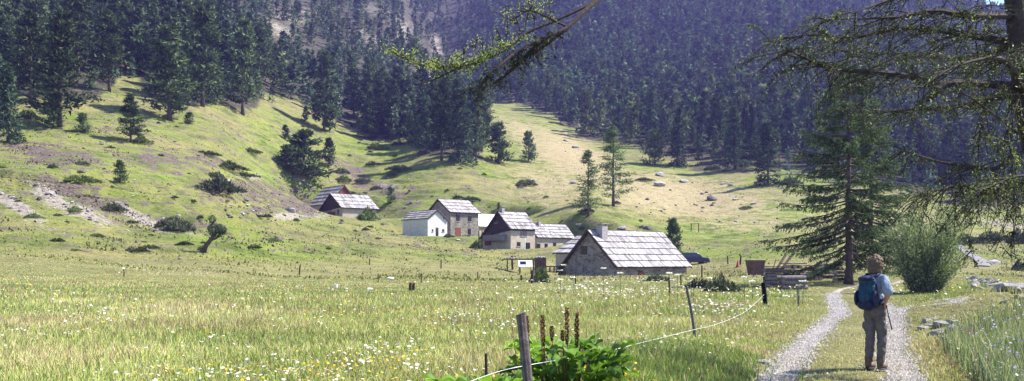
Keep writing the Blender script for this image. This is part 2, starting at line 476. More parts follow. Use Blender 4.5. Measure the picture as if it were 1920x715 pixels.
M['darkrock'] = mat_mottle('dark_lichen_rock', (0.05, 0.045, 0.045), (0.16, 0.14, 0.14), 3.0, 0.95, 0.8, 0.05)
M['gravel'] = None
M['white'] = mat_plain('white_plastic', (0.8, 0.8, 0.8), 0.5)
M['red'] = mat_plain('faded_red_plastic', (0.38, 0.03, 0.02), 0.6)
M['rust'] = mat_mottle('rusty_brown_sheet', (0.06, 0.035, 0.03), (0.17, 0.10, 0.075), 4, 0.8, 0.5, 0.02)
M['black'] = mat_plain('black_rubber', (0.015, 0.015, 0.017), 0.7)
M['carpaint'] = mat_plain('dark_blue_car_paint', (0.012, 0.018, 0.06), 0.25, 0.3, 0.6)
M['lamp'] = mat_plain('lamp_glass', (0.6, 0.6, 0.6), 0.15)
M['metal'] = mat_plain('dull_grey_metal', (0.10, 0.10, 0.11), 0.5, 0.6)
M['skin'] = mat_mottle('skin', (0.42, 0.23, 0.16), (0.50, 0.29, 0.21), 20, 0.55, 0.05, 0.002)
M['hair'] = mat_mottle('curly_brown_hair', (0.07, 0.045, 0.03), (0.20, 0.14, 0.10), 60, 0.6, 0.8, 0.01)
M['shirt'] = mat_mottle('pale_blue_tshirt', (0.20, 0.25, 0.32), (0.28, 0.33, 0.40), 12, 0.9, 0.5, 0.02)
M['trousers'] = mat_mottle('khaki_grey_trousers', (0.085, 0.075, 0.072), (0.16, 0.14, 0.13), 9, 0.95, 0.7, 0.03)
M['boots'] = mat_mottle('brown_boots', (0.07, 0.045, 0.035), (0.17, 0.11, 0.085), 20, 0.8, 0.5, 0.01)
M['pack'] = mat_mottle('teal_backpack', (0.010, 0.038, 0.075), (0.016, 0.080, 0.125), 8, 0.8, 0.4, 0.01)
M['packdark'] = mat_mottle('navy_backpack', (0.012, 0.015, 0.05), (0.03, 0.035, 0.09), 8, 0.8, 0.4, 0.01)

def mat_gravel():
    s = NT('track_gravel'); g = s.node('ShaderNodeNewGeometry').outputs['Position']
    v = s.node('ShaderNodeTexVoronoi'); v.inputs['Scale'].default_value = 14; s.link(g, v.inputs['Vector'])
    sep = s.node('ShaderNodeSeparateColor'); s.link(v.outputs['Color'], sep.inputs[0])
    c = s.ramp(sep.outputs[0], [(0, (0.25, 0.225, 0.20)), (1, (0.41, 0.38, 0.345))])
    dirt = s.ramp(s.noise(g, 1.6, 5, 0.7), [(0.38, (0.55, 0.47, 0.38)), (0.62, (1, 1, 1))])
    c = s.mix(c, dirt, 1.0, 'MULTIPLY')
    h = s.math('ADD', s.rng(v.outputs['Distance'], 0, 0.6, 1, 0), s.noise(g, 5, 5))
    s.principled(c, 0.95, s.bump(h, 0.8, 0.03), 0, 0.2); return s.m
M['gravel'] = mat_gravel()
M['slabrock'] = mat_mottle('grey_river_slab', (0.15, 0.14, 0.14), (0.40, 0.38, 0.38), 2.0, 0.9, 0.8, 0.05)
M['pebbles'] = mat_leaf('gravel_stones', 0.0, 0.15)
M['greygravel'] = mat_mottle('packed_grey_gravel', (0.13, 0.12, 0.12), (0.22, 0.205, 0.21), 1.0, 0.95, 0.3, 0.03)
# ------------------------------------------------------------------ ground sheet
def masks(x, y, z):
    D = np.maximum(y, 2.0); px = 960+FP*x/D; py = HY-(z-EYE)/D*FP
    nz = fbm(x, y, 12, 4, 31); nz2 = fbm(x, y, 40, 3, 33)
    front = (y > 3)
    hill = sstep(0.8, 3.5, z)*front
    meadow = 1-sstep(0.9, 2.4, z+0*nz)
    meadow = np.where(y < 75, 1.0, meadow)
    def blob(cx, cy, rx, ry, w=1.0, ang=0.0):
        a = math.radians(ang); ux = (px-cx)*math.cos(a)+(py-cy)*math.sin(a); uy = -(px-cx)*math.sin(a)+(py-cy)*math.cos(a)
        return w*np.exp(-((ux/rx)**2+(uy/ry)**2))*front*(y > 40)
    dry = (0.24+0.16*nz2)*hill+0*x
    for b in ((90,290,140,34,.6,8),(330,300,180,34,.52,4),(150,370,170,40,.62,18),(470,360,170,30,.6,4),(560,385,120,22,.68,3),(420,250,110,22,.4,15),
              (700,350,120,20,.6,22),(650,318,90,20,.55,20),(560,250,70,14,.4,10),(790,360,60,14,.4,20),(60,470,90,12,.25,0),(960,420,60,10,.4,0),(350,420,180,20,.5,10),
              (190,215,60,16,.35,0),(500,390,60,16,.6,0),(580,400,30,10,.8,0)):
        dry = np.maximum(dry, blob(*b))
    straw = np.zeros_like(x)
    for b in ((1040,350,130,60,.7,10),(1080,300,150,50,.9,28),(1280,370,230,55,.85,6),(1400,420,180,30,.6,0),(1000,260,110,30,.7,30),(1650,420,260,40,.6,0),(1880,430,120,40,.5,0),
              (900,345,70,12,.35,15),(1170,445,120,16,.6,0),(960,400,80,20,.4,0)):
        straw = np.maximum(straw, blob(*b))
    straw = straw*(y > 110)*(1-sstep(430, 470, y))
    scree = np.zeros_like(x)
    for b in ((30,385,70,13,1.1,32),(105,375,75,17,.95,30),(160,400,60,14,.9,26),(262,408,58,10,1.1,28),(340,430,40,7,.6,20),(545,405,45,10,.8,0),(600,405,20,8,.7,0),
              (520,55,45,16,1.0,20),(545,35,60,12,.9,10),(700,20,40,18,.7,30),(820,90,14,40,1.0,-15),(690,70,45,16,.8,35),(760,60,26,40,.9,-30),(800,150,20,30,.9,-10),(640,110,50,10,.6,20),
              (1430,140,26,26,1.0,50),(1440,180,30,14,1.0,20),(1410,75,18,10,.6,0),(1560,60,30,12,.7,0),(1270,85,14,10,.7,0),(1060,150,16,8,.6,0),(1500,120,26,10,.6,0),(570,20,60,10,.6,10),
              (470,330,50,10,.5,0),(860,110,20,14,.8,0),(1200,30,16,8,.6,0),
              (1880,420,60,8,.7,5),(730,350,30,8,.7,10),(560,325,30,18,.7,60)):
        scree = np.maximum(scree, blob(*b))
    scree = scree*np.where(y > 330, 0.68, 1.0)
    # woods
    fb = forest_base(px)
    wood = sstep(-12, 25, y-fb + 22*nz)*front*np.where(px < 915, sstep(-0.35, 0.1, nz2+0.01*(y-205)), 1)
    return dry, straw, scree, wood, meadow, nz

def build_ground():
    az = np.concatenate([np.linspace(-38, 38, 620), np.linspace(38, 322, 90)[1:-1]])
    az = np.radians(az)
    r = np.exp(np.concatenate([np.linspace(math.log(0.6), math.log(62), 190)[:-1], np.linspace(math.log(62), math.log(270), 380)[:-1], np.linspace(math.log(270), math.log(2100), 110)]))
    A, RR = np.meshgrid(az, r)
    # rings are planes of equal y in front (keeps rows even), circles elsewhere
    X = np.sin(A)*RR; Y = np.cos(A)*RR
    Z = H(X, Y)
    na, nr = len(az), len(r)
    V = np.stack([X.ravel(), Y.ravel(), Z.ravel()], 1)
    V = np.concatenate([V, [[0, 0, float(Hs(0, 0))]]])
    i = np.arange(nr-1)[:, None]*na; k = np.arange(na)[None, :]; k2 = (k+1) % na
    F = np.stack([i+k, i+k2, i+na+k2, i+na+k], -1).reshape(-1, 4)[:, ::-1]
    c = len(V)-1
    Ft = np.stack([np.full(na, c), np.arange(na), (np.arange(na)+1) % na], 1)[:, ::-1]
    x, y, z = V.T
    dry, straw, scree, wood, meadow, nz = masks(x, y, z)
    # river gravel bank on the right
    gravel = sstep(0.0, 1.2, x-(0.497*y+1.2)+0.8*nz)*(1-sstep(2.2, 4.0, x-(0.497*y+1.2)))*(y > 26)*(1-sstep(62, 72, y))*0.5
    gravel = np.maximum(gravel, np.exp(-(((x-10.4)/0.7)**2+((y-21.0)/1.8)**2))*0.55)
    d = np.minimum(seg_dist(x, y, RUT_L), seg_dist(x, y, RUT_R))
    gravel = np.maximum(gravel, (1-sstep(0.10, 0.42, d))*0.6*(y < 75))
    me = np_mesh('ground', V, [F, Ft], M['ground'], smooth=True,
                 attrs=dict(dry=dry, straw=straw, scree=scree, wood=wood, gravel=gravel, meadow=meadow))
    tag(link('ground', me), kind='structure')

FBX = [-900, -60, 60, 120, 200, 240, 300, 400, 470, 520, 560, 620, 680, 740, 800, 880, 905, 925, 960, 1000, 1100, 1200, 1300, 1400, 1500, 1700, 2000, 2900]
FBP = [None, 250, 235, 225, 180, 150, 205, 200, 203, 188, 198, 232, 262, 275, 292, 304, 300]
FBD = [140]+[float(ground_at(p_, q_, 100)[1]) for p_, q_ in zip(FBX[1:17], FBP[1:])]+[440, 455, 425, 345, 300, 265, 247, 240, 232, 225, 220]
print('FB', [round(v) for v in FBD])
def forest_base(px): return np.interp(px, FBX, FBD)

def ribbon(name, path, width, mat, lift=0.03, nw=7, seed=1):
    p = [Vector((a, b)) for a, b in path]
    # resample
    pts = []; 
    for a, b in zip(p[:-1], p[1:]):
        n = max(1, int((b-a).length/max(0.25, a.length*0.012)))
        for k in range(n): pts.append(a+(b-a)*k/n)
    pts.append(p[-1])
    V = []; 
    for i, q in enumerate(pts):
        t = (pts[min(i+1, len(pts)-1)]-pts[max(i-1, 0)]).normalized(); nrm = Vector((t.y, -t.x))
        wl = width*(0.8+0.35*(mnoise.noise(Vector((q.x*0.9, q.y*0.9, seed)))))
        wr = width*(0.8+0.35*(mnoise.noise(Vector((q.x*0.9, q.y*0.9, seed+9)))))
        for k in range(nw):
            u = k/(nw-1); off = -wl*(1-u)+wr*u
            w = q+nrm*off; V.append((w.x, w.y, 0))
    V = np.array(V); V[:, 2] = H(V[:, 0], V[:, 1])+lift-0.035*(np.abs(np.tile(np.linspace(-1, 1, nw), len(pts)))**3)
    i = np.arange(len(pts)-1)[:, None]*nw; k = np.arange(nw-1)[None]
    F = np.stack([i+k, i+k+1, i+nw+k+1, i+nw+k], -1).reshape(-1, 4)
    return tag(link(name, np_mesh(name, V, [F], mat, smooth=True)), kind='structure')

# ------------------------------------------------------------------ grass and flowers
def blades(px, D, h, w, col, lean=0.35, three=True):
    n = len(px); x = (px-960)/FP*D; y = D
    z = H(x, y)-0.02
    a = rng.uniform(0, 2*np.pi, n); la = rng.uniform(0, 2*np.pi, n)
    l = h*lean*rng.uniform(0.2, 1.3, n)
    wx, wy = np.cos(a)*w/2, np.sin(a)*w/2
    lx, ly = np.cos(la)*l, np.sin(la)*l
    B = np.stack([x, y, z], 1)
    W = np.stack([wx, wy, 0*w], 1)
    mid = B+np.stack([lx*0.3, ly*0.3, h*0.6], 1)
    tip = B+np.stack([lx, ly, h], 1)
    if three:
        V = np.stack([B-W, B+W, mid-W*0.75, mid+W*0.75, tip], 1).reshape(-1, 3)
        k = np.arange(n)[:, None]*5
        Fs = [k+np.array([[0, 1, 3, 2]]), k+np.array([[2, 3, 4]])]
        c = np.repeat(col, 5, 0)
    else:
        V = np.stack([B-W, B+W, tip], 1).reshape(-1, 3)
        k = np.arange(n)[:, None]*3
        Fs = [k+np.array([[0, 1, 2]])]; c = np.repeat(col, 3, 0)
    return V, Fs, c

def merge(parts):
    V = []; C = []; F = {}; off = 0
    for v, fs, c in parts:
        V.append(v); C.append(c)
        for f in fs: F.setdefault(f.shape[1], []).append(f+off)
        off += len(v)
    return np.concatenate(V), [np.concatenate(f) for f in F.values()], np.concatenate(C)

PAL = np.array([(0.200,0.250,0.070),(0.140,0.200,0.050),(0.30,0.290,0.115),(0.36,0.32,0.19),(0.26,0.165,0.120),(0.095,0.150,0.045),(0.29,0.320,0.100)])
HOUSE_RECTS = []      # filled by the houses: keeps grass out of the rooms
def in_house(x, y):
    m = np.zeros(np.shape(x), bool)
    for (ox, oy, th, x0, x1, y0, y1) in HOUSE_RECTS:
        c, s = math.cos(th), math.sin(th)
        lx = (x-ox)*c+(y-oy)*s; ly = -(x-ox)*s+(y-oy)*c
        m |= (lx > x0) & (lx < x1) & (ly > y0) & (ly < y1)
    return m

def track_dist(x, y): return np.minimum(seg_dist(x, y, RUT_L), seg_dist(x, y, RUT_R))

def build_grass():
    parts = []
    def run(n, d0, d1, px0, px1, three, wk, hk, power=1.0):
        u = rng.uniform(0, 1, n)
        D = np.exp(math.log(d0)+(math.log(d1)-math.log(d0))*u); px = rng.uniform(px0, px1, n)
        x = (px-960)/FP*D
        td = track_dist(x, D)
        rc = x-(0.497*D+1.2)
        mid = (seg_dist(x, D, RUT_L) < 1.3) & (seg_dist(x, D, RUT_R) < 1.3)
        keep = (td > 0.20+0.26*vnoise(x*1.3, D*1.3, 5)) | (rng.uniform(0, 1, n) < 0.09)
        keep &= ~(mid & (rng.uniform(0, 1, n) < 0.35))
        keep &= ~((rc > 0.2) & (rc < 3.2) & (D > 14) & (D < 66) & (rng.uniform(0, 1, n) < 0.8))
        mound = ((x-10.4)/0.9)**2+((D-21.0)/2.2)**2 < 1
        keep &= ~(mound & (rng.uniform(0, 1, n) < 0.88))
        keep &= ~in_house(x, D)
        D, px, x, td, mid, rc = [q[keep] for q in (D, px, x, td, mid, rc)]
        n = len(D)
        n1 = fbm(x, D, 3.5, 3, 41); n2 = fbm(x, D, 9.0, 3, 43)
        side = (1-sstep(0.6, 2.6, td))                                  # trampled near the track
        lush = np.exp(-(((x-2.2-0.16*(D-11))/1.7)**2+((D-11)/5)**2))     # long green grass by the wire
        h = hk*(0.19+0.09*n1+0.04*n2)*rng.uniform(0.6, 1.25, n)
        h = h*(1-0.62*side); h[mid] *= 0.55
        h = h*(1+0.35*lush)
        h = np.clip(h, 0.04, None)
        h = h*(1-0.45*sstep(30, 60, D))
        w = wk*(0.0045+0.00055*D)*rng.uniform(0.6, 1.4, n)
        # palette choice
        t = np.clip(0.5+0.55*n2+0.3*n1+rng.normal(0, 0.22, n), 0, 1)
        idx = np.where(t < 0.16, 5, np.where(t < 0.30, 1, np.where(t < 0.46, 0, np.where(t < 0.6, 6, np.where(t < 0.8, 2, 3)))))
        idx = np.where(rng.uniform(0, 1, n) < 0.10+0.16*(n1 > 0.12), 4, idx)
        h = h*(1+0.5*lush)
        idx = np.where((lush > 0.3) & (rng.uniform(0, 1, n) < 0.75), rng.choice([1, 5, 0], n), idx)
        idx = np.where(mid & (rng.uniform(0, 1, n) < 0.5), 3, idx)
        col = PAL[idx]*rng.uniform(0.75, 1.3, (n, 1))*1.25
        parts.append(blades(px, D, h, w, col, 0.45, three))
    run(220000, 6.5, 24, -150, 2080, True, 1.0, 1.0)
    run(200000, 20, 78, -100, 2020, False, 1.35, 0.95)
    V, Fs, c = merge(parts)
    tag(link('meadow_grass', np_mesh('meadow_grass', V, Fs, M['grass'], c)), 'tall pale green and straw coloured grass covering the meadow and the track verges', 'grass', kind='stuff')
    # short tussocks on the pasture slopes
    n = 90000
    D = np.exp(rng.uniform(math.log(74), math.log(270), n)); px = rng.uniform(-60, 1980, n)
    x = (px-960)/FP*D; z = H(x, D)
    fbv = forest_base(px); keep = (D < fbv+10) & ~in_house(x, D) & (seg_dist(x, D, ROAD) > 1.4)
    pyv = HY-(z-EYE)/D*FP
    n1 = fbm(x, D, 8, 3, 51)
    dr = masks(x, D, z)[0:3]; keep &= (rng.uniform(-0.5, 0.8, n) < n1+0.05) & (rng.uniform(0, 1, n) > 1.6*dr[0]) & (rng.uniform(0, 1, n) > 2*dr[2])
    D, px, x, n1 = D[keep], px[keep], x[keep], n1[keep]
    n = len(D)
    base = np.array([(0.17,0.20,0.045),(0.12,0.15,0.035),(0.25,0.25,0.08),(0.075,0.085,0.03),(0.28,0.24,0.13)])
    right = (px > 1000)
    idx = np.where(right & (rng.uniform(0, 1, n) < 0.6), 4, rng.choice([0, 1, 2, 3, 0], n))
    parts = [blades(px, D, rng.uniform(0.08, 0.26, n), rng.uniform(0.07, 0.26, n), base[idx], 0.5, False)]
    V, Fs, c = merge(parts)
    tag(link('pasture_tussocks', np_mesh('pasture_tussocks', V, Fs, M['grass'], c)), 'short yellow green tussocks scattered over the grazed hillside', 'grass', kind='stuff')

def build_gravel():
    g = np.random.default_rng(55); n = 26000
    y = np.exp(g.uniform(math.log(7), math.log(45), n)); L = np.array(RUT_L); Rr = np.array(RUT_R)
    xl = np.interp(y, L[:, 1], L[:, 0]); xr = np.interp(y, Rr[:, 1], Rr[:, 0])
    x = np.where(g.random(n) < 0.5, xl, xr)+g.normal(0, 0.16, n)
    z = H(x, y)+0.022; r = g.uniform(0.006, 0.022, n)*(1+y/40)
    T = np.array([[1, 0, 0], [-.3, .9, 0], [-.7, -.7, 0], [0.1, 0, 1.0]])
    V = np.stack([x, y, z], 1)[:, None]+(T[None]*g.uniform(.7, 1.3, (n, 4, 3)))*r[:, None, None]
    k = np.arange(n)[:, None, None]*4; F = (k+np.array([[[0, 1, 3], [1, 2, 3], [2, 0, 3]]])).reshape(-1, 3)
    c = np.repeat(np.array([(0.37, 0.34, 0.31)])*g.uniform(0.5, 1.4, (n, 1)), 4, 0)
    tag(link('loose_gravel', np_mesh('loose_gravel', V.reshape(-1, 3), [F], M['pebbles'], c)), 'loose grey gravel along both wheel tracks', 'gravel', kind='stuff')

def build_heath():
    g = np.random.default_rng(91); n = 150000
    D = np.exp(g.uniform(math.log(80), math.log(255), n)); px = g.uniform(-60, 1960, n); x = (px-960)/FP*D; z = H(x, D)
    dry, straw, scree, wood, mea, _ = masks(x, D, z)
    cl = fbm(x, D, 5, 3, 95); cl2 = fbm(x, D, 1.6, 2, 96)
    w = np.clip(0.04+1.3*dry+0.35*scree, 0, 1)*sstep(0.05, 0.45, cl+0.5*cl2)*np.where(px > 1000, 0.35, 1)
    k = (g.random(n) < w) & (z > 1.2) & ~in_house(x, D); x, D, px = x[k], D[k], px[k]; n = len(x)
    base = np.array([(0.045,0.04,0.025),(0.065,0.05,0.035),(0.05,0.06,0.025),(0.09,0.065,0.05)])
    v, f, c = blades(px, D, g.uniform(0.10, 0.34, n), g.uniform(0.12, 0.5, n)**1.2, base[g.integers(0, 4, n)], 0.7, False)
    print('HEATH', n)
    tag(link('heath_clumps', np_mesh('heath_clumps', v, [f[0]] if isinstance(f, list) else f, M['pine'], c)), 'dark brownish heath clumps scattered over the rough hillside pasture', 'ground cover', kind='stuff')

def discs(x, y, z, r, col, tilt=0.4, k=6):
    n = len(x)
    N = np.stack([rng.normal(0, tilt, n), rng.normal(0, tilt, n), np.ones(n)], 1); N /= np.linalg.norm(N, axis=1)[:, None]
    A = np.cross(N, [0.3, 1, 0.1]); A /= np.linalg.norm(A, axis=1)[:, None]; B = np.cross(N, A)
    C = np.stack([x, y, z], 1)
    V = np.stack([C+(A*math.cos(2*math.pi*i/k)+B*math.sin(2*math.pi*i/k))*r[:, None] for i in range(k)], 1).reshape(-1, 3)
    F = np.arange(n)[:, None]*k+np.arange(k)[None]
    return V, [F], np.repeat(col, k, 0)

def build_flowers():
    def spots(n, zones, d0=8, d1=70, bg=0.35):
        D = np.exp(rng.uniform(math.log(d0), math.log(d1), n)); px = rng.uniform(-40, 1960, n)
        x = (px-960)/FP*D; z0 = H(x, D); py = HY-(z0+0.3-EYE)/D*FP
        w = bg*sstep(0.1, 0.5, fbm(x, D, 3.5, 3, 61))
        for cx, cy, rx, ry, k in zones: w = np.maximum(w, k*np.exp(-(((px-cx)/rx)**2+((py-cy)/ry)**2))*(0.08+0.92*sstep(-0.05, 0.5, fbm(x, D, 1.8, 3, 63))))
        keep = (rng.uniform(0, 1, n) < w) & (track_dist(x, D) > 0.6) & ~in_house(x, D) & (D < 78)
        return x[keep], D[keep], z0[keep]
    Wz = [(1180,535,180,22,1.9),(1320,570,120,40,1.8),(1130,545,60,20,1.9),(640,640,330,60,.65),(950,615,180,60,.8),(1250,620,200,30,.6),(1430,530,60,16,1),(560,700,260,26,.7),
          (1470,550,60,22,.9),(150,590,200,40,.4),(1750,680,70,30,.5),(1640,540,60,20,.5)]
    x, y, z = spots(36000, Wz, bg=0.10)
    n = len(x); h = rng.uniform(0.18, 0.36, n); r = (0.008+0.00065*y)*rng.uniform(0.6, 1.7, n)
    V, F, c = discs(x, y, z+h, r, np.array([(0.66, 0.62, 0.56)])*rng.uniform(0.6, 1.15, (n, 1)))
    tag(link('white_wildflowers', np_mesh('white_wildflowers', V, F, M['petal'], c)), 'white daisies and umbels dotted through the meadow grass', 'wildflowers', kind='stuff')
    Yz = [(600,680,300,40,.7),(1150,700,80,22,1.0),(80,540,160,20,.5),(600,570,250,30,.35),(280,600,160,50,.3),(700,600,160,30,.5)]
    x, y, z = spots(26000, Yz, bg=0.14)
    n = len(x); h = rng.uniform(0.16, 0.32, n); r = (0.008+0.0006*y)*rng.uniform(0.6, 1.5, n)
    V, F, c = discs(x, y, z+h, r, np.array([(0.75, 0.50, 0.02)])*rng.uniform(0.8, 1.0, (n, 1)))
    tag(link('yellow_wildflowers', np_mesh('yellow_wildflowers', V, F, M['petal'], c)), 'small yellow flowers dotted through the meadow grass', 'wildflowers', kind='stuff')
    # tall umbel plants in front of the barn, each a stem with a flat white head
    spots_ = [(1057,497),(1050,507),(1050,524),(1131,503),(1075,520),(1163,512),(1270,515),(1330,521),(1410,527),(1505,527),(1498,535),(1395,520),(1255,512),(1300,518)]
    for i, (px_, py_) in enumerate(spots_):
        D = 38.0 if px_ < 1200 else 33.0
        hx = (px_-960)/FP*D; zt = EYE+(HY-py_)/FP*D; zg = Hs(hx, D)
        mb = MB(); mb.tube([(0, 0, 0), (0.02, 0, (zt-zg)*0.5), (0, 0.01, zt-zg)], [0.012, 0.009, 0.006], 5, (0.16, 0.2, 0.07))
        e = tag(mb.build('umbel_plant', M['grass'], col=True, loc=(hx, D, zg)), 'tall umbel flower with a flat white head rising above the meadow by the barns', 'wildflower', 'umbel flowers above the meadow')
        n = 40; a = rng.uniform(0, 6.28, n); q = np.sqrt(rng.uniform(0, 1, n))*0.13
        V, F, c = discs(np.cos(a)*q, np.sin(a)*q, np.full(n, zt-zg)+0.03*rng.normal(0, 1, n)*0.4, np.full(n, 0.028), np.full((n, 3), 0.78))
        link('flower_head', np_mesh('flower_head', V, F, M['petal'], c), e)

# ------------------------------------------------------------------ conifers
def leaf_tris(P, Dr, L, W, col, kite=False):
    """P root, Dr direction unit, L length, W width"""
    n = len(P)
    rnd = rng.normal(0, 1, (n, 3)); S = np.cross(Dr, rnd); S /= np.linalg.norm(S, axis=1)[:, None]+1e-9
    w = (W/2)[:, None]*S
    if kite:
        V = np.stack([P, P+Dr*(L*0.4)[:, None]+w, P+Dr*L[:, None], P+Dr*(L*0.4)[:, None]-w], 1).reshape(-1, 3)
        F = np.arange(n)[:, None]*4+np.arange(4)[None]; return V, [F], np.repeat(col, 4, 0)
    V = np.stack([P-w, P+w, P+Dr*L[:, None]], 1).reshape(-1, 3)
    F = np.arange(n)[:, None]*3+np.arange(3)[None]; return V, [F], np.repeat(col, 3, 0)

def conifer_crown(Ht, Rad, kind, nlimb, per, leaf, seed, base=0.08, kite=False):
    """returns crown (V,F,C) and limb list"""
    g = np.random.default_rng(seed)
    P = []; Dv = []; Ls = []; limbs = []
    lean = g.uniform(-0.03, 0.03, 2)
    nl = nlimb
    t = np.sort(g.uniform(0, 1, nl)**0.9)*(1-base)+base
    for i in range(nl):
        tt = t[i]; u = (tt-base)/(1-base)
        if kind == 'pine':
            prof = min(1.0, (u*4+0.55))*(1-u)**0.62*(0.55+0.6*g.random()); slope = g.uniform(-0.15, 0.35)+0.4*u
        elif kind == 'fir':
            prof = (1-u)**0.8*(0.7+0.4*g.random()); slope = g.uniform(-0.35, 0.1)+0.3*u
        elif kind == 'bushy':
            prof = (1-u)**0.5*(0.6+0.5*g.random()); slope = g.uniform(-0.1, 0.6)+0.3*u
        else:  # open larch
            prof = (1-u**1.4)**0.8*(0.4+0.7*g.random()); slope = g.uniform(-0.2, 0.15)+0.3*u
        L = Rad*prof+0.1; az = g.uniform(0, 2*math.pi)
        z0 = Ht*tt; d = np.array([math.cos(az), math.sin(az), slope]); d /= np.linalg.norm(d)
        o = np.array([lean[0]*z0, lean[1]*z0, z0])
        limbs.append((o, o+d*L*0.85))
        s = g.uniform(0.12, 1.0, per)**0.75
        p = o+d*(s*L)[:, None]
        sp = (0.28*L*(1-0.4*s)+leaf*0.5)[:, None]
        off = g.normal(0, 1, (per, 3))*np.array([1, 1, 0.45])*sp*0.55
        p = p+off
        if kind == 'fir': p[:, 2] -= (s*s*L*0.15)
        dv = d[None]*0.7+g.normal(0, 0.55, (per, 3)); dv[:, 2] += (0.25 if kind in ('pine', 'bushy') else -0.25)
        dv /= np.linalg.norm(dv, axis=1)[:, None]
        P.append(p); Dv.append(dv); Ls.append(leaf*g.uniform(0.6, 1.35, per))
    # leader
    k = max(6, per); p = np.stack([lean[0]*Ht+g.normal(0, .06*Rad, k), lean[1]*Ht+g.normal(0, .06*Rad, k), Ht*g.uniform(0.9, 1.0, k)], 1)
    dv = g.normal(0, .4, (k, 3)); dv[:, 2] += 1; dv /= np.linalg.norm(dv, axis=1)[:, None]
    P.append(p); Dv.append(dv); Ls.append(leaf*g.uniform(0.6, 1.2, k))
    P = np.concatenate(P); Dv = np.concatenate(Dv); Ls = np.concatenate(Ls)
    return P, Dv, Ls, limbs

TONE = {'pine': ((0.022, 0.038, 0.022), (0.105, 0.140, 0.060)), 'fir': ((0.016, 0.030, 0.022), (0.085, 0.125, 0.070)),
        'bushy': ((0.045, 0.065, 0.030), (0.09, 0.125, 0.050)), 'larch': ((0.075, 0.11, 0.040), (0.14, 0.19, 0.07))}
def crown_mesh(Ht, Rad, kind, nlimb, per, leaf, seed, base=0.08, wide=0.5, kite=False, raw=False, tone=None):
    P, Dv, Ls, limbs = conifer_crown(Ht, Rad, kind, nlimb, per, leaf, seed, base)
    a, b = [np.array(c) for c in (tone or TONE[kind])]
    k = np.clip(np.random.default_rng(seed+1).normal(0.45, 0.28, len(P)), 0, 1)[:, None]
    col = a*(1-k)+b*k
    out = leaf_tris(P, Dv, Ls, Ls*wide, col, kite)
    return out + (limbs,)

def trunk_mesh(Ht, r, limbs, seed, limb_r=0.04, nlim=30, top=0.97):
    mb = MB(); g = random.Random(seed)
    n = 8; mb.tube([(0.04*r*math.sin(i*1.3), 0.04*r*math.cos(i), Ht*top*i/n-0.4*(i == 0)) for i in range(n+1)], [r*(1-i/n)**0.8+0.015+(0.35*r if i == 0 else 0) for i in range(n+1)], 7)
    for a, b in limbs[:nlim]:
        mb.tube([a, (Vector(a)+Vector(b))/2+Vector((0, 0, -0.03)), b], [limb_r, limb_r*0.6, limb_r*0.25], 4, cap=False)
    return mb.mesh('trunk', M['bark'], smooth=True)

PROTOS = {}
def make_protos():
    def mk(key, Ht, Rad, kind, nl, per, leaf, seed, base, r, wide=0.5):
        v, f, c, limbs = crown_mesh(Ht, Rad, kind, nl, per, leaf, seed, base, wide)
        PROTOS[key] = (np_mesh('crown', v, f, M['pine'], c), trunk_mesh(Ht, r, limbs[::max(1, nl//24)], seed), Ht, (v, f, c))
    for i in range(5): mk(('pine', i), 16, 3.4+0.4*(i % 3), 'pine', 90, 46, 0.62, 100+i, 0.07+0.03*(i % 3), 0.26)
    for i in range(4): mk(('fir', i), 15, 2.9+0.3*(i % 2), 'fir', 110, 36, 0.55, 200+i, 0.03, 0.24)
    for i in range(3): mk(('larch', i), 15, 3.3, 'larch', 95, 46, 0.40, 300+i, 0.13, 0.20, 0.36)
    for i in range(3): mk(('bushy', i), 3, 1.25, 'bushy', 50, 40, 0.26, 400+i, 0.02, 0.07)
    # light versions for far trees
    for i in range(6):
        kind = 'pine' if i % 2 else 'fir'
        v, f, c, l = crown_mesh(14, 2.5+0.3*(i % 3), kind, 42, 8, 1.25, 500+i, 0.05, 0.55)
        PROTOS[('far', i)] = (v, f, c)
    # low spreading shrubs
    for i in range(4):
        g = np.random.default_rng(600+i); n = 1500
        a = g.uniform(0, 2*np.pi, n); q = np.sqrt(g.uniform(0, 1, n)); lob = 1+0.25*np.sin(a*3+i)+0.15*np.sin(a*5+2*i)
        hh = (1-q**2.2)*g.uniform(0.3, 1.0, n)*(0.8+0.3*np.sin(a*2+i))
        P = np.stack([np.cos(a)*q*lob, np.sin(a)*q*lob, hh*0.75], 1)
        dv = P*np.array([0.6, 0.6, 0.3])+g.normal(0, 0.4, (n, 3)); dv[:, 2] += 0.7; dv /= np.linalg.norm(dv, axis=1)[:, None]
        k = g.uniform(0, 1, n)[:, None]; L = g.uniform(0.1, 0.24, n)
        tones = [((0.04, 0.055, 0.028), (0.085, 0.105, 0.045)), ((0.06, 0.085, 0.03), (0.13, 0.165, 0.055)), ((0.05, 0.06, 0.04), (0.11, 0.125, 0.075)), ((0.035, 0.045, 0.03), (0.07, 0.08, 0.04))][i]
        v, f, c = leaf_tris(P, dv, L, L*0.5, np.array(tones[0])*(1-k)+np.array(tones[1])*k)
        mb = MB()
        for j in range(7): mb.tube([(0, 0, -0.1), (0.3*math.cos(j), 0.3*math.sin(j), 0.25), (0.6*math.cos(j), 0.6*math.sin(j), 0.42)], [0.03, 0.02, 0.01], 4)
        PROTOS[('shrub', i)] = (np_mesh('foliage', v, f, M['pine'], c), mb.mesh('stem', M['bark']))

def place_tree(kind, var, x, y, height, name, label, cat='tree', group=None, widen=1.0, rz=None, z=None, lean=(0, 0)):
    cr, tr, Ht, _ = PROTOS[(kind, var)]
    s = height/Ht
    e = empty(name, (x, y, (Hs(x, y) if z is None else z)-0.1), random.uniform(0, 6.28) if rz is None else rz, label, cat, group)
    e.scale = (s*widen, s*widen, s)
    e.rotation_euler[0] = lean[0]; e.rotation_euler[1] = lean[1]
    link('crown', cr, e); link('trunk', tr, e)
    return e

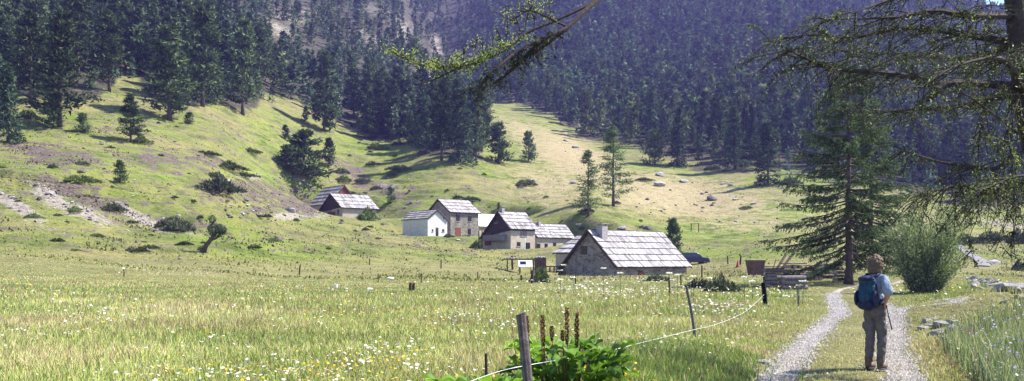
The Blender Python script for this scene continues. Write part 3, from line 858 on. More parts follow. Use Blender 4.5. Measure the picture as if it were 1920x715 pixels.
USED = []   # (x, y, r) of hand placed trees
def tree_px(kind, var, px, py, hpx, name, label, cat='pine tree', group=None, widen=1.0, dmin=60, lean=(0, 0)):
    x, y, z = ground_at(px, py, dmin)
    e = place_tree(kind, var, x, y, hpx/FP*y, name, label, cat, group, widen, lean=lean)
    USED.append((x, y, 4.0 if hpx > 80 else 2.0)); return e

def build_forest():
    pts = []
    # candidate points: jittered grid over all that can be seen
    sp = 5.6
    gx, gy = np.meshgrid(np.arange(-420, 620, sp), np.arange(140, 900, sp))
    x = (gx+rng.uniform(-2.4, 2.4, gx.shape)).ravel(); y = (gy+rng.uniform(-2.4, 2.4, gx.shape)).ravel()
    px = 960+FP*x/y
    k = (px > -60) & (px < 1990)
    x, y, px = x[k], y[k], px[k]
    z = H(x, y); py = HY-(z-EYE)/y*FP
    fb = forest_base(px)
    k = (y > fb+8*fbm(x, y, 20, 2, 71)) & (py > -25) & (py < 420)
    # clearings
    dens = fbm(x, y, 45, 3, 73)
    def blob(cx, cy, rx, ry, w=1.0): return w*np.exp(-(((px-cx)/rx)**2+((py-cy)/ry)**2))
    clear = np.zeros_like(x)
    for b in ((530,60,60,24,1.),(560,22,60,14,.9),(690,22,50,18,.9),(690,80,60,14,.8),(812,110,26,66,.9),(770,50,34,44,.75),(1432,140,26,30,.95),(1440,180,34,12,.9),(1410,75,22,10,.6),(640,110,60,12,.5),
              (180,205,50,22,.8),(225,130,30,20,.6),(60,120,60,22,.7),(700,240,50,16,.5),(1270,90,16,10,.6),(500,205,60,10,.6),(540,230,80,14,.8),(150,250,30,12,.6),(370,225,60,10,.7)):
        clear = np.maximum(clear, blob(*b))
    left = px < 915
    pk = 0.78*np.where(left, np.clip(0.86+0.7*dens, 0.25, 1), np.clip(1.0+0.45*dens, 0.5, 1))
    pk = np.where(left & (y > 330), pk*0.88, pk); pk = np.where(left & (y < 215), pk*0.55, pk)
    pk = pk*(1-clear)
    k &= rng.uniform(0, 1, len(x)) < pk
    x, y, px, z, py, dens = x[k], y[k], px[k], z[k], py[k], dens[k]
    # visibility from near the viewpoint: drop those wholly behind a rise of the ground
    vis = np.ones(len(x), bool)
    for f in np.linspace(0.45, 0.99, 28):
        hz = H(x*f, y*f, False); vis &= (hz-EYE)/(y*f) < (z+15-EYE)/y+0.002
    x, y, px, z, py = x[vis], y[vis], px[vis], z[vis], py[vis]
    ok = np.ones(len(x), bool)
    for ux, uy, ur in USED: ok &= np.hypot(x-ux, y-uy) > ur
    x, y, px, z, py = x[ok], y[ok], px[ok], z[ok], py[ok]
    left = px < 915
    ht = np.where(left, rng.uniform(12, 22, len(x)), 8+12*rng.uniform(0, 1, len(x))**1.3)
    ht = np.where(left & (y > 330), ht*0.62, ht)
    edge = y < forest_base(px)+14
    ht = np.where(edge, ht*rng.uniform(0.35, 1.0, len(x)), ht)
    order = np.argsort(-(ht/y))
    near = order[:230]; far = order[230:]
    for i in near:
        lf = left[i]
        kind = 'pine' if (lf and random.random() < 0.75) or random.random() < 0.25 else 'fir'
        var = random.randrange(5 if kind == 'pine' else 4)
        place_tree(kind, var, x[i], y[i], ht[i], 'pine_tree' if kind == 'pine' else 'fir_tree',
                   'dark conifer standing among its like in the wood on the left hillside' if lf else 'dark bluish conifer in the lower rows of the wood on the right mountainside',
                   'conifer', 'conifers of the left hillside wood' if lf else 'conifers along the foot of the right mountainside', widen=random.uniform(0.85, 1.15), z=z[i])
    Vs = []; Fs = []; Cs = []; off = 0
    var = rng.integers(0, 6, len(x))
    for q in range(6):
        v, f, c = PROTOS[('far', q)]
        f = f[0]
        ii = [i for i in far if var[i] == q]
        if not ii: continue
        ii = np.array(ii); m = len(ii)
        s = ht[ii]/14; wd = s*rng.uniform(0.8, 1.2, m); an = rng.uniform(0, 6.28, m)
        ca, sa = np.cos(an), np.sin(an)
        X = (v[None, :, 0]*ca[:, None]-v[None, :, 1]*sa[:, None])*wd[:, None]+x[ii][:, None]
        Y = (v[None, :, 0]*sa[:, None]+v[None, :, 1]*ca[:, None])*wd[:, None]+y[ii][:, None]
        Z = v[None, :, 2]*s[:, None]+z[ii][:, None]-0.3
        Vs.append(np.stack([X, Y, Z], -1).reshape(-1, 3))
        Fs.append((f[None]+(np.arange(m)*len(v))[:, None, None]).reshape(-1, 3)+off); off += m*len(v)
        tint = rng.uniform(0.6, 1.35, (m, 1, 1))*np.stack([rng.uniform(0.9, 1.2, m), np.ones(m), rng.uniform(0.85, 1.1, m)], -1)[:, None]
        Cs.append((c[None]*tint).reshape(-1, 3))
    print('FOREST', len(near), 'near', len(far), 'far', off, 'verts')
    tag(link('distant_forest', np_mesh('distant_forest', np.concatenate(Vs), [np.concatenate(Fs)], M['pine'], np.concatenate(Cs))),
        'dense dark conifer wood covering the upper mountainsides', 'forest', kind='stuff')
# ------------------------------------------------------------------ houses
def roof_plane(mb, L, x0, top, eave, courses, g, bw=0.34, dark=0.0, side=1, lap=0.10, gap=0.03):
    """boards laid down the slope. top=(y,z) ridge, eave=(y,z); x from x0 to x0+L"""
    ty, tz = top; ey, ez = eave
    S = math.hypot(ey-ty, ez-tz); dy, dz = (ey-ty)/S, (ez-tz)/S
    ny, nz = (-dz, dy) if (-dz)*(1 if ey > ty else -1) > 0 else (dz, -dy)
    if nz < 0: ny, nz = -ny, -nz
    # solid deck underneath
    mb.prism([(x0, ty-ny*0.06, tz-nz*0.06), (x0+L, ty-ny*0.06, tz-nz*0.06), (x0+L, ey-ny*0.06, ez-nz*0.06), (x0, ey-ny*0.06, ez-nz*0.06)], (0, ny*0.05, nz*0.05), (0.25, 0.22, 0.2))
    cl = S/courses
    for c in range(courses):
        s1 = (c+1)*cl; s0 = s1-cl-lap if c else 0.0
        x = x0
        while x < x0+L-0.02:
            w = min(bw*g.uniform(0.6, 1.25), x0+L-x)
            tone = g.choice([1.0, 1.05, 0.85, 1.25, 0.7, 1.1, 0.5, 1.35]) * g.uniform(0.92, 1.06)
            tc = (tone, tone*g.uniform(0.95, 1.0), tone*g.uniform(0.94, 1.02))
            lo = s1+g.uniform(-0.03, 0.05); lift = 0.085+g.uniform(0, 0.03); base = 0.012+g.uniform(0, 0.004)
            def P(s, h, xx): return (xx, ty+dy*s+ny*h, tz+dz*s+nz*h)
            xa, xb = x+gap*0.5, x+w-gap*0.5
            vs = [P(s0, base, xa), P(s0, base, xb), P(lo, lift, xb), P(lo, lift, xa),
                  P(s0, base+0.028, xa), P(s0, base+0.028, xb), P(lo, lift+0.05, xb), P(lo, lift+0.05, xa)]
            mb.add(vs, ((0,1,2,3),(7,6,5,4),(0,4,5,1),(1,5,6,2),(3,7,4,0)), tc)
            mb.add([P(lo+0.004, lift-0.02, xa), P(lo+0.004, lift-0.02, xb), P(lo+0.004, lift+0.05, xb), P(lo+0.004, lift+0.05, xa)], ((0,1,2,3),), (0.22*tone, 0.2*tone, 0.2*tone))  # dark end grain, its colour also standing in for shade below each course
            x += w

def quad_solve(P0, d, px):
    k = (px-960)/FP
    return (k*P0[1]-P0[0])/(d[0]-k*d[1])

class House:
    def __init__(s, name, label, apex, D, theta, end_px, eave_px, eave_py, back_px, ground_py, wall, courses=5, over=0.35, gable_mat=None,
                 back_py=None, name_cat='house', seed=1, roofmat=None, wood_from=None, vis_back=False, bw=0.26, pad=True):
        th = R(theta); s.th = th
        s.P0 = ((apex[0]-960)/FP*D, D)
        d = (math.cos(th), math.sin(th)); n = (math.sin(th), -math.cos(th)); nb = (-n[0], -n[1])
        s.L = quad_solve(s.P0, d, end_px)
        s.a1 = quad_solve(s.P0, n, eave_px); s.a2 = quad_solve(s.P0, nb, back_px)
        zr = EYE+(HY-apex[1])/FP*D
        if vis_back:
            yb = D+nb[1]*s.a2; ze2 = EYE+(HY-(back_py or eave_py))/FP*yb; ze = zr-(zr-ze2)/s.a2*s.a1
        else:
            ye = D+n[1]*s.a1; ze = EYE+(HY-eave_py)/FP*ye
            ze2 = zr-(zr-ze)/s.a1*s.a2
        yg = D+n[1]*s.a1*0.5
        zg = EYE+(HY-ground_py)/FP*yg
        cx, cy = s.P0[0]+d[0]*s.L/2, s.P0[1]+d[1]*s.L/2
        s.zg = zg
        s.e = empty(name, (s.P0[0], s.P0[1], zg), th, label, name_cat)
        s.hr, s.he, s.he2 = zr-zg, ze-zg, ze2-zg
        print('HOUSE', label[:40], 'L %.1f a1 %.1f a2 %.1f ridge %.1f eave %.1f/%.1f ground %.2f terrain %.2f' % (s.L, s.a1, s.a2, s.hr, s.he, s.he2, zg, Hs(cx, cy)))
        HOUSE_RECTS.append((s.P0[0], s.P0[1], th, 0.2, s.L-0.2, -s.a1+0.4, s.a2-0.4))
        PADS.append((s.P0[0], s.P0[1], th, -1.0, s.L+1.0, -s.a1-1.5, s.a2+1.0, zg)) if pad else None
        g = random.Random(seed)
        o = over; s.o = o
        sl1 = (s.hr-s.he)/s.a1; sl2 = (s.hr-s.he2)/s.a2
        s.sl1, s.sl2 = sl1, sl2
        y1, y2 = -(s.a1-o), (s.a2-o)
        x0, x1 = o, s.L-o
        s.y1, s.y2, s.x0, s.x1 = y1, y2, x0, x1
        base = -1.5
        t = 0.09
        w1, w2, wr = s.he+sl1*o-t, s.he2+sl2*o-t, s.hr-t
        s.w1, s.w2 = w1, w2
        mb = MB()
        if wood_from is None:
            mb.prism([(x0, y1, base), (x0, y2, base), (x0, y2, w2), (x0, 0, wr), (x0, y1, w1)], (x1-x0, 0, 0))
        else:
            h = wood_from
            mb.prism([(x0, y1, base), (x0, y2, base), (x0, y2, min(h, w2)), (x0, y1, min(h, w1))], (x1-x0, 0, 0))
            gm = MB()
            zz1, zz2 = min(h, w1), min(h, w2)
            poly = [(x0-0.03, y1, zz1)]
            poly += [(x0-0.03, y2, zz2)]
            if w2 > zz2+0.01: poly.append((x0-0.03, y2, w2))
            poly += [(x0-0.03, 0, wr)]
            if w1 > zz1+0.01: poly.append((x0-0.03, y1, w1))
            gm.prism(poly, (x1-x0+0.06, 0, 0))
            # board joints
            bb = gm; yy = y1+0.2
            while yy < y2-0.2:
                top = wr-abs(yy)*(sl1 if yy < 0 else sl2)-0.12
                lo = zz1 if yy < 0 else zz2
                if top > lo+0.2: bb.box((x0-0.045, yy, (top+lo)/2), (0.03, 0.05, top-lo))
                yy += 0.28
            gm.build('gable_boards', gable_mat or M['darkwood'], s.e)
        mb.build('wall', wall, s.e)
        rb = MB()
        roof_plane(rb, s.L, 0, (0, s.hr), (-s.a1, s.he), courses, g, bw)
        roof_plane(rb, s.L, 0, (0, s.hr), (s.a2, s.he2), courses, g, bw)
        rb.box((s.L/2, 0, s.hr+0.03), (s.L, 0.22, 0.07), None, (0.3, 0.27, 0.26))
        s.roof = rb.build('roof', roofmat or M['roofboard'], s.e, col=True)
        # barge boards at both gables and the dark eave boards
        for xx in (-0.035, s.L+0.035):
            for (a, he, sg) in ((s.a1, s.he, -1), (s.a2, s.he2, 1)):
                n_ = Vector((0, sg*a, he-s.hr)).normalized(); up = Vector((0, -n_.z*sg*sg, n_.y)); 
                if up.z < 0: up = -up
                A = Vector((xx-0.03, 0, s.hr)); B = Vector((xx-0.03, sg*a, he))
                bm_ = MB(); bm_.prism([A+up*0.05, B+up*0.05, B-up*0.20, A-up*0.20], (0.06, 0, 0)); bm_.build('barge_board', M['darkwood'], s.roof)
    def panel(s, name, face, u0, u1, z0, z1, mat, proud=0.03, parent=None, depth=0.06):
        """face 'gable' (x=x0) u along y ; 'front' (y=y1) u along x; 'back'(y=y2)"""
        mb = MB()
        cu, cz = (u0+u1)/2, (z0+z1)/2
        if face == 'gable': mb.box((s.x0-proud+depth/2, cu, cz), (depth, abs(u1-u0), z1-z0))
        elif face == 'front': mb.box((cu, s.y1-proud+depth/2, cz), (abs(u1-u0), depth, z1-z0))
        else: mb.box((cu, s.y2+proud-depth/2, cz), (abs(u1-u0), depth, z1-z0))
        return mb.build(name, mat, parent or s.e)
    def px_to_front(s, px, py):
        """pixel on the front wall -> (x,z) local"""
        th = s.th; d = (math.cos(th), math.sin(th)); n = (math.sin(th), -math.cos(th))
        Q = (s.P0[0]-n[0]*s.y1, s.P0[1]-n[1]*s.y1)
        t = quad_solve(Q, d, px); yy = Q[1]+d[1]*t
        return t, EYE+(HY-py)/FP*yy-s.zg
    def px_to_gable(s, px, py):
        th = s.th; d = (math.cos(th), math.sin(th)); l = (-math.sin(th), math.cos(th))
        Q = (s.P0[0]+d[0]*s.x0, s.P0[1]+d[1]*s.x0)
        t = quad_solve(Q, l, px); yy = Q[1]+l[1]*t
        return t, EYE+(HY-py)/FP*yy-s.zg
    def opening(s, kind, face, p0, p1, frame=None, fill=None, pane=True):
        f = s.px_to_front if face == 'front' else s.px_to_gable
        (u0, zt), (u1, zb) = f(*p0), f(*p1)
        if u0 > u1: u0, u1 = u1, u0
        fr = s.panel(kind, face, u0, u1, zb, zt, frame or M['darkwood'], 0.03)
        b = 0.08*min(1, (u1-u0))
        s.panel('pane' if kind == 'window' else 'leaf', face, u0+b, u1-b, zb+b*(kind == 'window'), zt-b, fill or M['glass'], 0.045, fr, 0.03)
        if kind == 'window':
            s.panel('sill', face, u0-0.08, u1+0.08, zb-0.10, zb-0.003, M['chimney'], 0.10, fr, 0.12)
            mb = MB(); cu = (u0+u1)/2
            if face == 'front': mb.box((cu, s.y1-0.055, (zb+zt)/2), (0.05, 0.03, zt-zb-0.12))
            else: mb.box((s.x0-0.055, cu, (zb+zt)/2), (0.03, 0.05, zt-zb-0.12))
            mb.build('glazing_bar', frame or M['darkwood'], fr)
        return fr
    def chimney(s, x, y, w, top, pots=True, cap=True):
        sl = s.sl1 if y < 0 else s.sl2
        zb = s.hr-abs(y)*sl-0.8
        mb = MB(); mb.box((x, y, (zb+top)/2), (w, w, top-zb))
        if cap:
            for sx in (-1, 1):
                for sy in (-1, 1): mb.box((x+sx*w*0.36, y+sy*w*0.36, top+0.11), (w*0.24, w*0.24, 0.215))
            mb.box((x, y, top+0.26), (w*1.25, w*1.25, 0.08))
        return mb.build('chimney', M['chimney'], s.roof)

def build_houses():
    # big barn, nearest
    b = House('barn', 'largest and nearest stone barn with a long board roof and a dark gable window', (1101,431), 105, 40, 1241, 1157, 502, 1042, 527, M['stonewall'], 6, 0.45, seed=11, name_cat='barn', bw=0.22)
    b.opening('window', 'gable', (1089,462), (1101,478))
    x, z = 1.55, 0
    b.chimney(1.6, -0.9, 0.95, b.hr+0.45)
    b.opening('door', 'front', (1196,508), (1206,524), fill=M['redwood'])
    mb = MB()   # dark prop beam leaning at the left foot of the gable
    # small wing behind its left corner
    b2 = House('shed', 'low beige shed with grey board roof tucked behind the left corner of the nearest barn', (1117,441), 124, 130, 1084, 1134, 470, 1069, 524-18, M['renderwall'], 4, 0.3, back_py=475, vis_back=True, seed=12, name_cat='shed')
    # middle house with balcony
    h = House('house', 'stone house with a wooden gable, a balcony and a chimney on the ridge', (932.7,396.4), 155, 40, 984.5, 957, 430, 899, 468, M['renderwall'], 5, 0.4, wood_from=3.25, seed=13)
    h.chimney(0.9, -0.25, 0.6, h.hr+0.55)
    h.opening('window', 'front', (976,434), (988,443), frame=M['redwood'])
    h.opening('window', 'front', (969,454), (976,462))
    h.opening('door', 'front', (985,455), (994,468))
    h.opening('window', 'gable', (928,411), (933,418), frame=M['greywood'])
    u0, zb = h.px_to_gable(915, 452); u1, zt = h.px_to_gable(951, 443)
    lo, hi = min(u0, u1), max(u0, u1)
    bal = MB(); zb = zb
    bal.box((h.x0-0.6, (lo+hi)/2, zb), (1.2, hi-lo, 0.12)); bal.box((h.x0-1.17, (lo+hi)/2, zb+0.55), (0.06, hi-lo, 0.85))
    bal.box((h.x0-0.6, lo+0.03, zb+0.5), (1.08, 0.06, 0.9)); bal.box((h.x0-0.6, hi-0.03, zb+0.5), (1.08, 0.06, 0.9))
    bal.build('balcony', M['greywood'], h.e, col=True)
    u, z = h.px_to_gable(912, 435)
    for k in (0, 1):
        u, z = h.px_to_gable(913-k*6, 437); mb = MB(); mb.tube([(h.x0-1.1, u, -0.5), (h.x0-1.1, u, z+0.3)], 0.09, 6); mb.build('post', M['darkwood'], h.e)
    mb = MB(); u0, _ = h.px_to_gable(909, 440); u1, _ = h.px_to_gable(921, 440); mb.box((h.x0-0.01, (u0+u1)/2, 1.9), (0.06, abs(u1-u0), 2.3)); mb.build('door', M['redwood'], h.e)
    # its lower wing to the right, a house of its own
    w = House('house', 'low long house with a thin chimney, joined to the right of the balcony house', (989,419), 159.6, 40, 1060, 1007.5, 446, 970, 469, M['renderwall'], 5, 0.3, seed=14)
    w.chimney(2.3, -0.5, 0.5, w.hr+0.35, cap=False)
    for a, c, k in (((1006,457),(1013,469),'door'), ((1021,457),(1027,466),'window'), ((1037,455),(1043,464),'window')): w.opening(k, 'front', a, c)
    # stone house two storeys
    s = House('house', 'tall two storey rubble stone house with two upper windows and a brown door', (820.4,373.3), 182, 40, 877.8, 844, 398.5, 799, 446, M['stonewall'], 4, 0.35, seed=15)
    for a, c in (((855,403),(862,415)), ((877,405),(884,416)), ((877,429),(883,441))): s.opening('window', 'front', a, c)
    s.opening('door', 'front', (854,427), (864,445), fill=M['redwood'])
    # white house
    q = House('house', 'small white rendered house with a board roof beside the two storey stone house', (820.4,393.6), 174, 130, 770.8, 841.4, 413, 801.5, 444, M['whitewall'], 4, 0.22, back_py=410, vis_back=True, seed=16)
    for a, c, k in (((810,430),(812.5,434.5),'window'), ((817,427),(822,443),'door'), ((829,430),(833,434.5),'window'), ((831,408),(833,410.5),'window')): q.opening(k, 'gable', a, c)
    # pale tin roof behind
    t = House('house', 'house with a bright white sheet metal roof behind the two storey stone house', (884,401), 192, 40, 938, 898, 425, 870, 440, M['renderwall'], 3, 0.3, seed=17, roofmat=M['tin'], bw=1.2)
    # left pair
    l = House('barn', 'stone barn with dark wooden gable and red door, front one of the left pair', (619,362.9), 195, 40, 689, 640.6, 390, 593.8, 412, M['renderwall'], 4, 0.45, wood_from=3.1, seed=18, name_cat='barn', bw=0.3)
    l.opening('door', 'gable', (615,398), (629,413), frame=M['redwood'], fill=M['redwood'])
    l.opening('window', 'gable', (632,393), (636,402))
    r = House('barn', 'barn with a red brown wooden gable half hidden behind the left barn', (646,347.5), 204, 130, 607, 665, 368, 616, 403, M['renderwall'], 5, 0.3, back_py=383, vis_back=True, wood_from=2.6, gable_mat=M['redwood'], seed=19, name_cat='barn', bw=0.3)

# ------------------------------------------------------------------ shrubs, rocks, small trees
def shrub_px(px, py, wpx, label, var=0, hr=0.6, name='juniper_shrub', group=None, cat='shrub'):
    x, y, z = ground_at(px, py, 30); w = wpx/FP*y/2
    e = empty(name, (x, y, z-0.05), random.uniform(0, 6.28), label, cat, group); e.scale = (w, w, w*hr*1.6)
    f, st = PROTOS[('shrub', var)]; link('foliage', f, e); link('stem', st, e); return e

ROCKS = []
def make_rocks():
    for i in range(6):
        bm = bmesh.new(); bmesh.ops.create_icosphere(bm, subdivisions=3, radius=1)
        for v in bm.verts:
            n = v.co.normalized()
            k = 1+0.35*mnoise.noise(n*1.3+Vector((i*7, 0, 0)))+0.10*mnoise.noise(n*4+Vector((i*3, 5, 0)))
            v.co = n*k
        # chop flat facets
        g = random.Random(i)
        for _ in range(9):
            nn = Vector((g.uniform(-1, 1), g.uniform(-1, 1), g.uniform(-0.6, 1))).normalized(); dd = g.uniform(0.6, 0.85)
            for v in bm.verts:
                e = v.co.dot(nn)-dd
                if e > 0: v.co -= nn*e
        me = bpy.data.meshes.new('rock'); bm.to_mesh(me); bm.free(); me.materials.append(M['darkrock'] if i >= 4 else M['rock']); ROCKS.append(me)
    for k in (0, 1, 2): me = ROCKS[k].copy(); me.materials.clear(); me.materials.append(M['slabrock']); ROCKS.append(me)
def rock(x, y, s, flat, label, group=None, dark=False, name='rock', rz=None, tilt=0.2, sink=0.3, asp=1.0):
    me = ROCKS[random.randrange(6, 9) if dark == 2 else random.randrange(4, 6) if dark else random.randrange(0, 4)]
    o = link(name, me, None, (x, y, Hs(x, y)+s*flat*(1-sink)-0.02), (random.uniform(-tilt, tilt), random.uniform(-tilt, tilt), random.uniform(0, 6.28) if rz is None else rz), (s*asp, s, s*flat))
    tag(o, label, 'rock', group); return o

def build_vegetation():
    T = tree_px
    # hand placed trees
    T('pine', 0, 318, 227, 175, 'pine_tree', 'large spreading pine with a bare lower trunk at the bottom edge of the left wood', widen=1.45)
    T('pine', 1, 112, 238, 215, 'pine_tree', 'tall pine standing forward on the grass near the left end of the wood', widen=1.15)
    T('fir', 0, 15, 268, 150, 'fir_tree', 'tall blue green fir at the very left edge of the pasture', cat='fir tree', widen=1.0)
    T('pine', 2, 245, 268, 88, 'pine_tree', 'small round headed pine above the terraced pasture left of the large spreading pine', widen=1.3)
    T('pine', 3, 608, 248, 150, 'pine_tree', 'tall straight pine with visible trunk alone at the lower edge of the wood', widen=1.0)
    T('pine', 4, 205, 172, 150, 'pine_tree', 'pine reaching the top of the picture behind the small round headed pine', widen=1.1)
    T('pine', 1, 455, 215, 175, 'pine_tree', 'tall pine at the wood edge above the rough pasture', widen=1.0)
    T('pine', 2, 380, 200, 190, 'pine_tree', 'tall pine just right of the large spreading pine', widen=1.1)
    T('pine', 0, 737, 262, 110, 'pine_tree', 'pine above the grassy tongue at the middle of the wood edge', widen=0.9)
    T('pine', 3, 692, 262, 90, 'pine_tree', 'dark pine left of the gap at the middle of the wood edge', widen=1.0)
    T('pine', 4, 828, 302, 150, 'pine_tree', 'tall dark pine, left one of the clump above the hamlet', widen=0.95)
    T('fir', 1, 862, 304, 140, 'fir_tree', 'tall dark fir, middle one of the clump above the hamlet', cat='fir tree', widen=1.1)
    T('pine', 1, 893, 300, 120, 'pine_tree', 'thin pine, right one of the clump above the hamlet', widen=0.75)
    T('fir', 2, 800, 290, 110, 'fir_tree', 'dark fir behind the left side of the clump above the hamlet', cat='fir tree')
    T('bushy', 0, 936, 308, 74, 'pine_tree', 'short dark pine at the right end of the clump above the hamlet', widen=0.8)
    T('bushy', 1, 991, 303, 54, 'pine_tree', 'small dark pointed pine alone on the dry fan above the hamlet', widen=0.7)
    T('larch', 0, 1103, 408, 124, 'larch_tree', 'shorter left one of the two slender larches behind the big barn', cat='larch tree', widen=1.25)
    T('larch', 1, 1150, 388, 150, 'larch_tree', 'taller right one of the two slender larches behind the big barn', cat='larch tree', widen=1.3)
    T('fir', 3, 1440, 348, 118, 'fir_tree', 'dark fir with visible trunk and long shadow at the foot of the right mountainside', cat='fir tree', widen=1.1)
    T('fir', 0, 1378, 318, 118, 'fir_tree', 'broad dark fir at the forest edge behind the scattered boulders', cat='fir tree', widen=1.2)
    T('fir', 1, 1270, 312, 110, 'fir_tree', 'green fir in the forest edge above the pale boulders', cat='fir tree', widen=0.95)
    T('bushy', 2, 1228, 310, 62, 'pine_tree', 'short bushy pine at the forest edge right of the two larches', widen=0.9)
    T('bushy', 0, 570, 328, 78, 'pine_tree', 'wide dark bushy pine on the rough mound above the left barns', widen=1.5)
    T('bushy', 1, 540, 328, 48, 'pine_tree', 'lower dark pine at the left foot of the wide bushy pine', widen=1.3)
    T('bushy', 2, 617, 316, 52, 'pine_tree', 'young green pine with upright shoots right of the wide bushy pine', widen=0.7)
    T('bushy', 1, 535, 262, 26, 'pine_tree', 'young pine on the pale mound below the wood edge', widen=0.8)
    T('bushy', 0, 225, 346, 40, 'pine_tree', 'small round young pine alone on the left pasture', widen=0.95)
    T('bushy', 2, 733, 382, 30, 'pine_tree', 'little pointed dark pine between the left barns and the white house', widen=0.85)
    T('bushy', 2, 573, 228, 26, 'pine_tree', 'little pine just left of the tall straight pine trunk', widen=0.7)
    T('bushy', 1, 355, 233, 22, 'pine_tree', 'knee high pine right of the large spreading pine trunk', widen=1.2)
    T('bushy', 0, 95, 240, 60, 'pine_tree', 'bushy young pine under the tall pine at left', widen=1.0)
    T('bushy', 1, 155, 250, 36, 'pine_tree', 'dark young pine right of the tall pine at left', widen=1.1)
    T('bushy', 2, 935, 398, 14, 'pine_tree', 'tiny pine top showing behind the balcony house chimney', widen=0.6)
    # upright young pine behind the barn roof's right end
    P = at(1262, 500, 125); e = place_tree('bushy', 2, P.x, P.y, 6.6, 'pine_tree', 'narrow upright pine behind the right end of the big barn roof', 'pine tree', widen=0.58)
    USED.append((P.x, P.y, 3))
    # low shrubs: (px, py, width px, variant, height ratio)
    S = [(395,292,34,0,.4,'dark low juniper, leftmost of the row under the wood edge'),(470,288,40,1,.4,'flat green juniper in the middle of the terraced pasture'),(430,318,58,0,.45,'long dark juniper above the big grey green shrub'),
         (402,332,32,1,.5,'small dark shrub just above the big grey green shrub'),(412,362,78,2,.7,'big grey green rounded shrub on the left pasture'),(458,332,44,0,.35,'low green shrub right of the big grey green shrub'),
         (575,338,70,0,.55,'dark undergrowth below the wide bushy pine'),(640,325,28,0,.6,'round dark shrub right of the young green pine'),(643,341,36,1,.5,'bright green shrub directly above the left barns'),
         (680,345,30,2,.45,'grey shrub right above the front left barn roof'),(705,356,24,0,.5,'small dark shrub beside the rough bank right of the left barns'),(700,310,28,0,.45,'dark oval shrub on the green slope above the left barns'),
         (750,320,42,1,.4,'long shrub on the green slope above the white house'),(735,330,18,0,.5,'tiny dark shrub below the long shrub on the slope'),(690,412,40,1,1.0,'bright green bush against the right end of the front left barn'),
         (985,349,40,0,.5,'dark shrub below the lone pine on the fan'),(858,372,22,0,.45,'dark shrub just above the stone house roof'),(882,378,34,2,.4,'grey shrub behind the stone house roof'),
         (212,395,44,2,.6,'grey shrub in the scree on the left slope'),(310,428,40,2,.7,'grey shrub, left of the pair beside the leaning tree'),(335,434,50,2,.8,'larger grey shrub, right of the pair beside the leaning tree'),
         (256,472,46,2,.35,'flat grey shrub low on the left slope'),(150,345,56,1,.4,'pale green low shrub above the left scree'),(378,470,14,2,1.2,'small tuft at the foot of the leaning tree'),
         (265,268,36,1,.7,'shrub under the small round headed pine'),(1208,339,30,1,.35,'long dark green shrub beside the pale boulders on the fan'),(1100,398,30,2,.5,'shrub at the foot of the shorter larch'),
         (50,225,40,0,.8,'dark shrub between the trees at the far left'),(705,280,40,1,.5,'green shrub in front of the gap in the wood'),(750,272,24,0,.5,'dark shrub at the edge of the gap in the wood'),
         (1810,458,60,0,.5,'dark juniper patch above the distant road, left one'),(1862,452,60,0,.5,'dark juniper patch above the distant road, right one'),(1916,455,50,0,.9,'dark shrub at the right edge above the distant road'),
         (1917,508,40,2,.9,'grey green shrub at the right edge above the river stones'),(1015,530,34,1,1.4,'leafy green clump in front of the rubble pillar'),(1350,548,60,2,.9,'grey thistle clump in the meadow right of the barn'),
         (1310,540,50,2,.6,'grey weeds below the right end of the barn roof'),(1230,528,50,2,.5,'grey weeds against the long wall of the barn'),(900,466,40,1,.8,'nettles in the shade of the balcony house'),
         (1600,300,50,0,.5,'dark shrub far behind the spruce'),(1335,318,26,0,.5,'round shrub at the foot of the right forest edge'),(1480,345,40,2,.6,'grey shrub right of the fir with the long shadow'),
         (1400,392,24,1,.35,'flat green shrub among the boulders'),(1155,383,20,0,.4,'low shrub at the foot of the taller larch'),(840,445,18,1,.6,'weeds at the corner of the white house'),(660,368,16,0,.5,'small shrub behind the red brown gable'),
         (108,405,18,2,.5,'small shrub in the middle of the left scree'),(485,408,26,0,.35,'low dark shrub left of the left barns'),(140,470,20,1,.3,'flat shrub at the foot of the left slope')]
    for px, py, w, v, hr, lab in S: shrub_px(px, py, w, lab, v, hr)
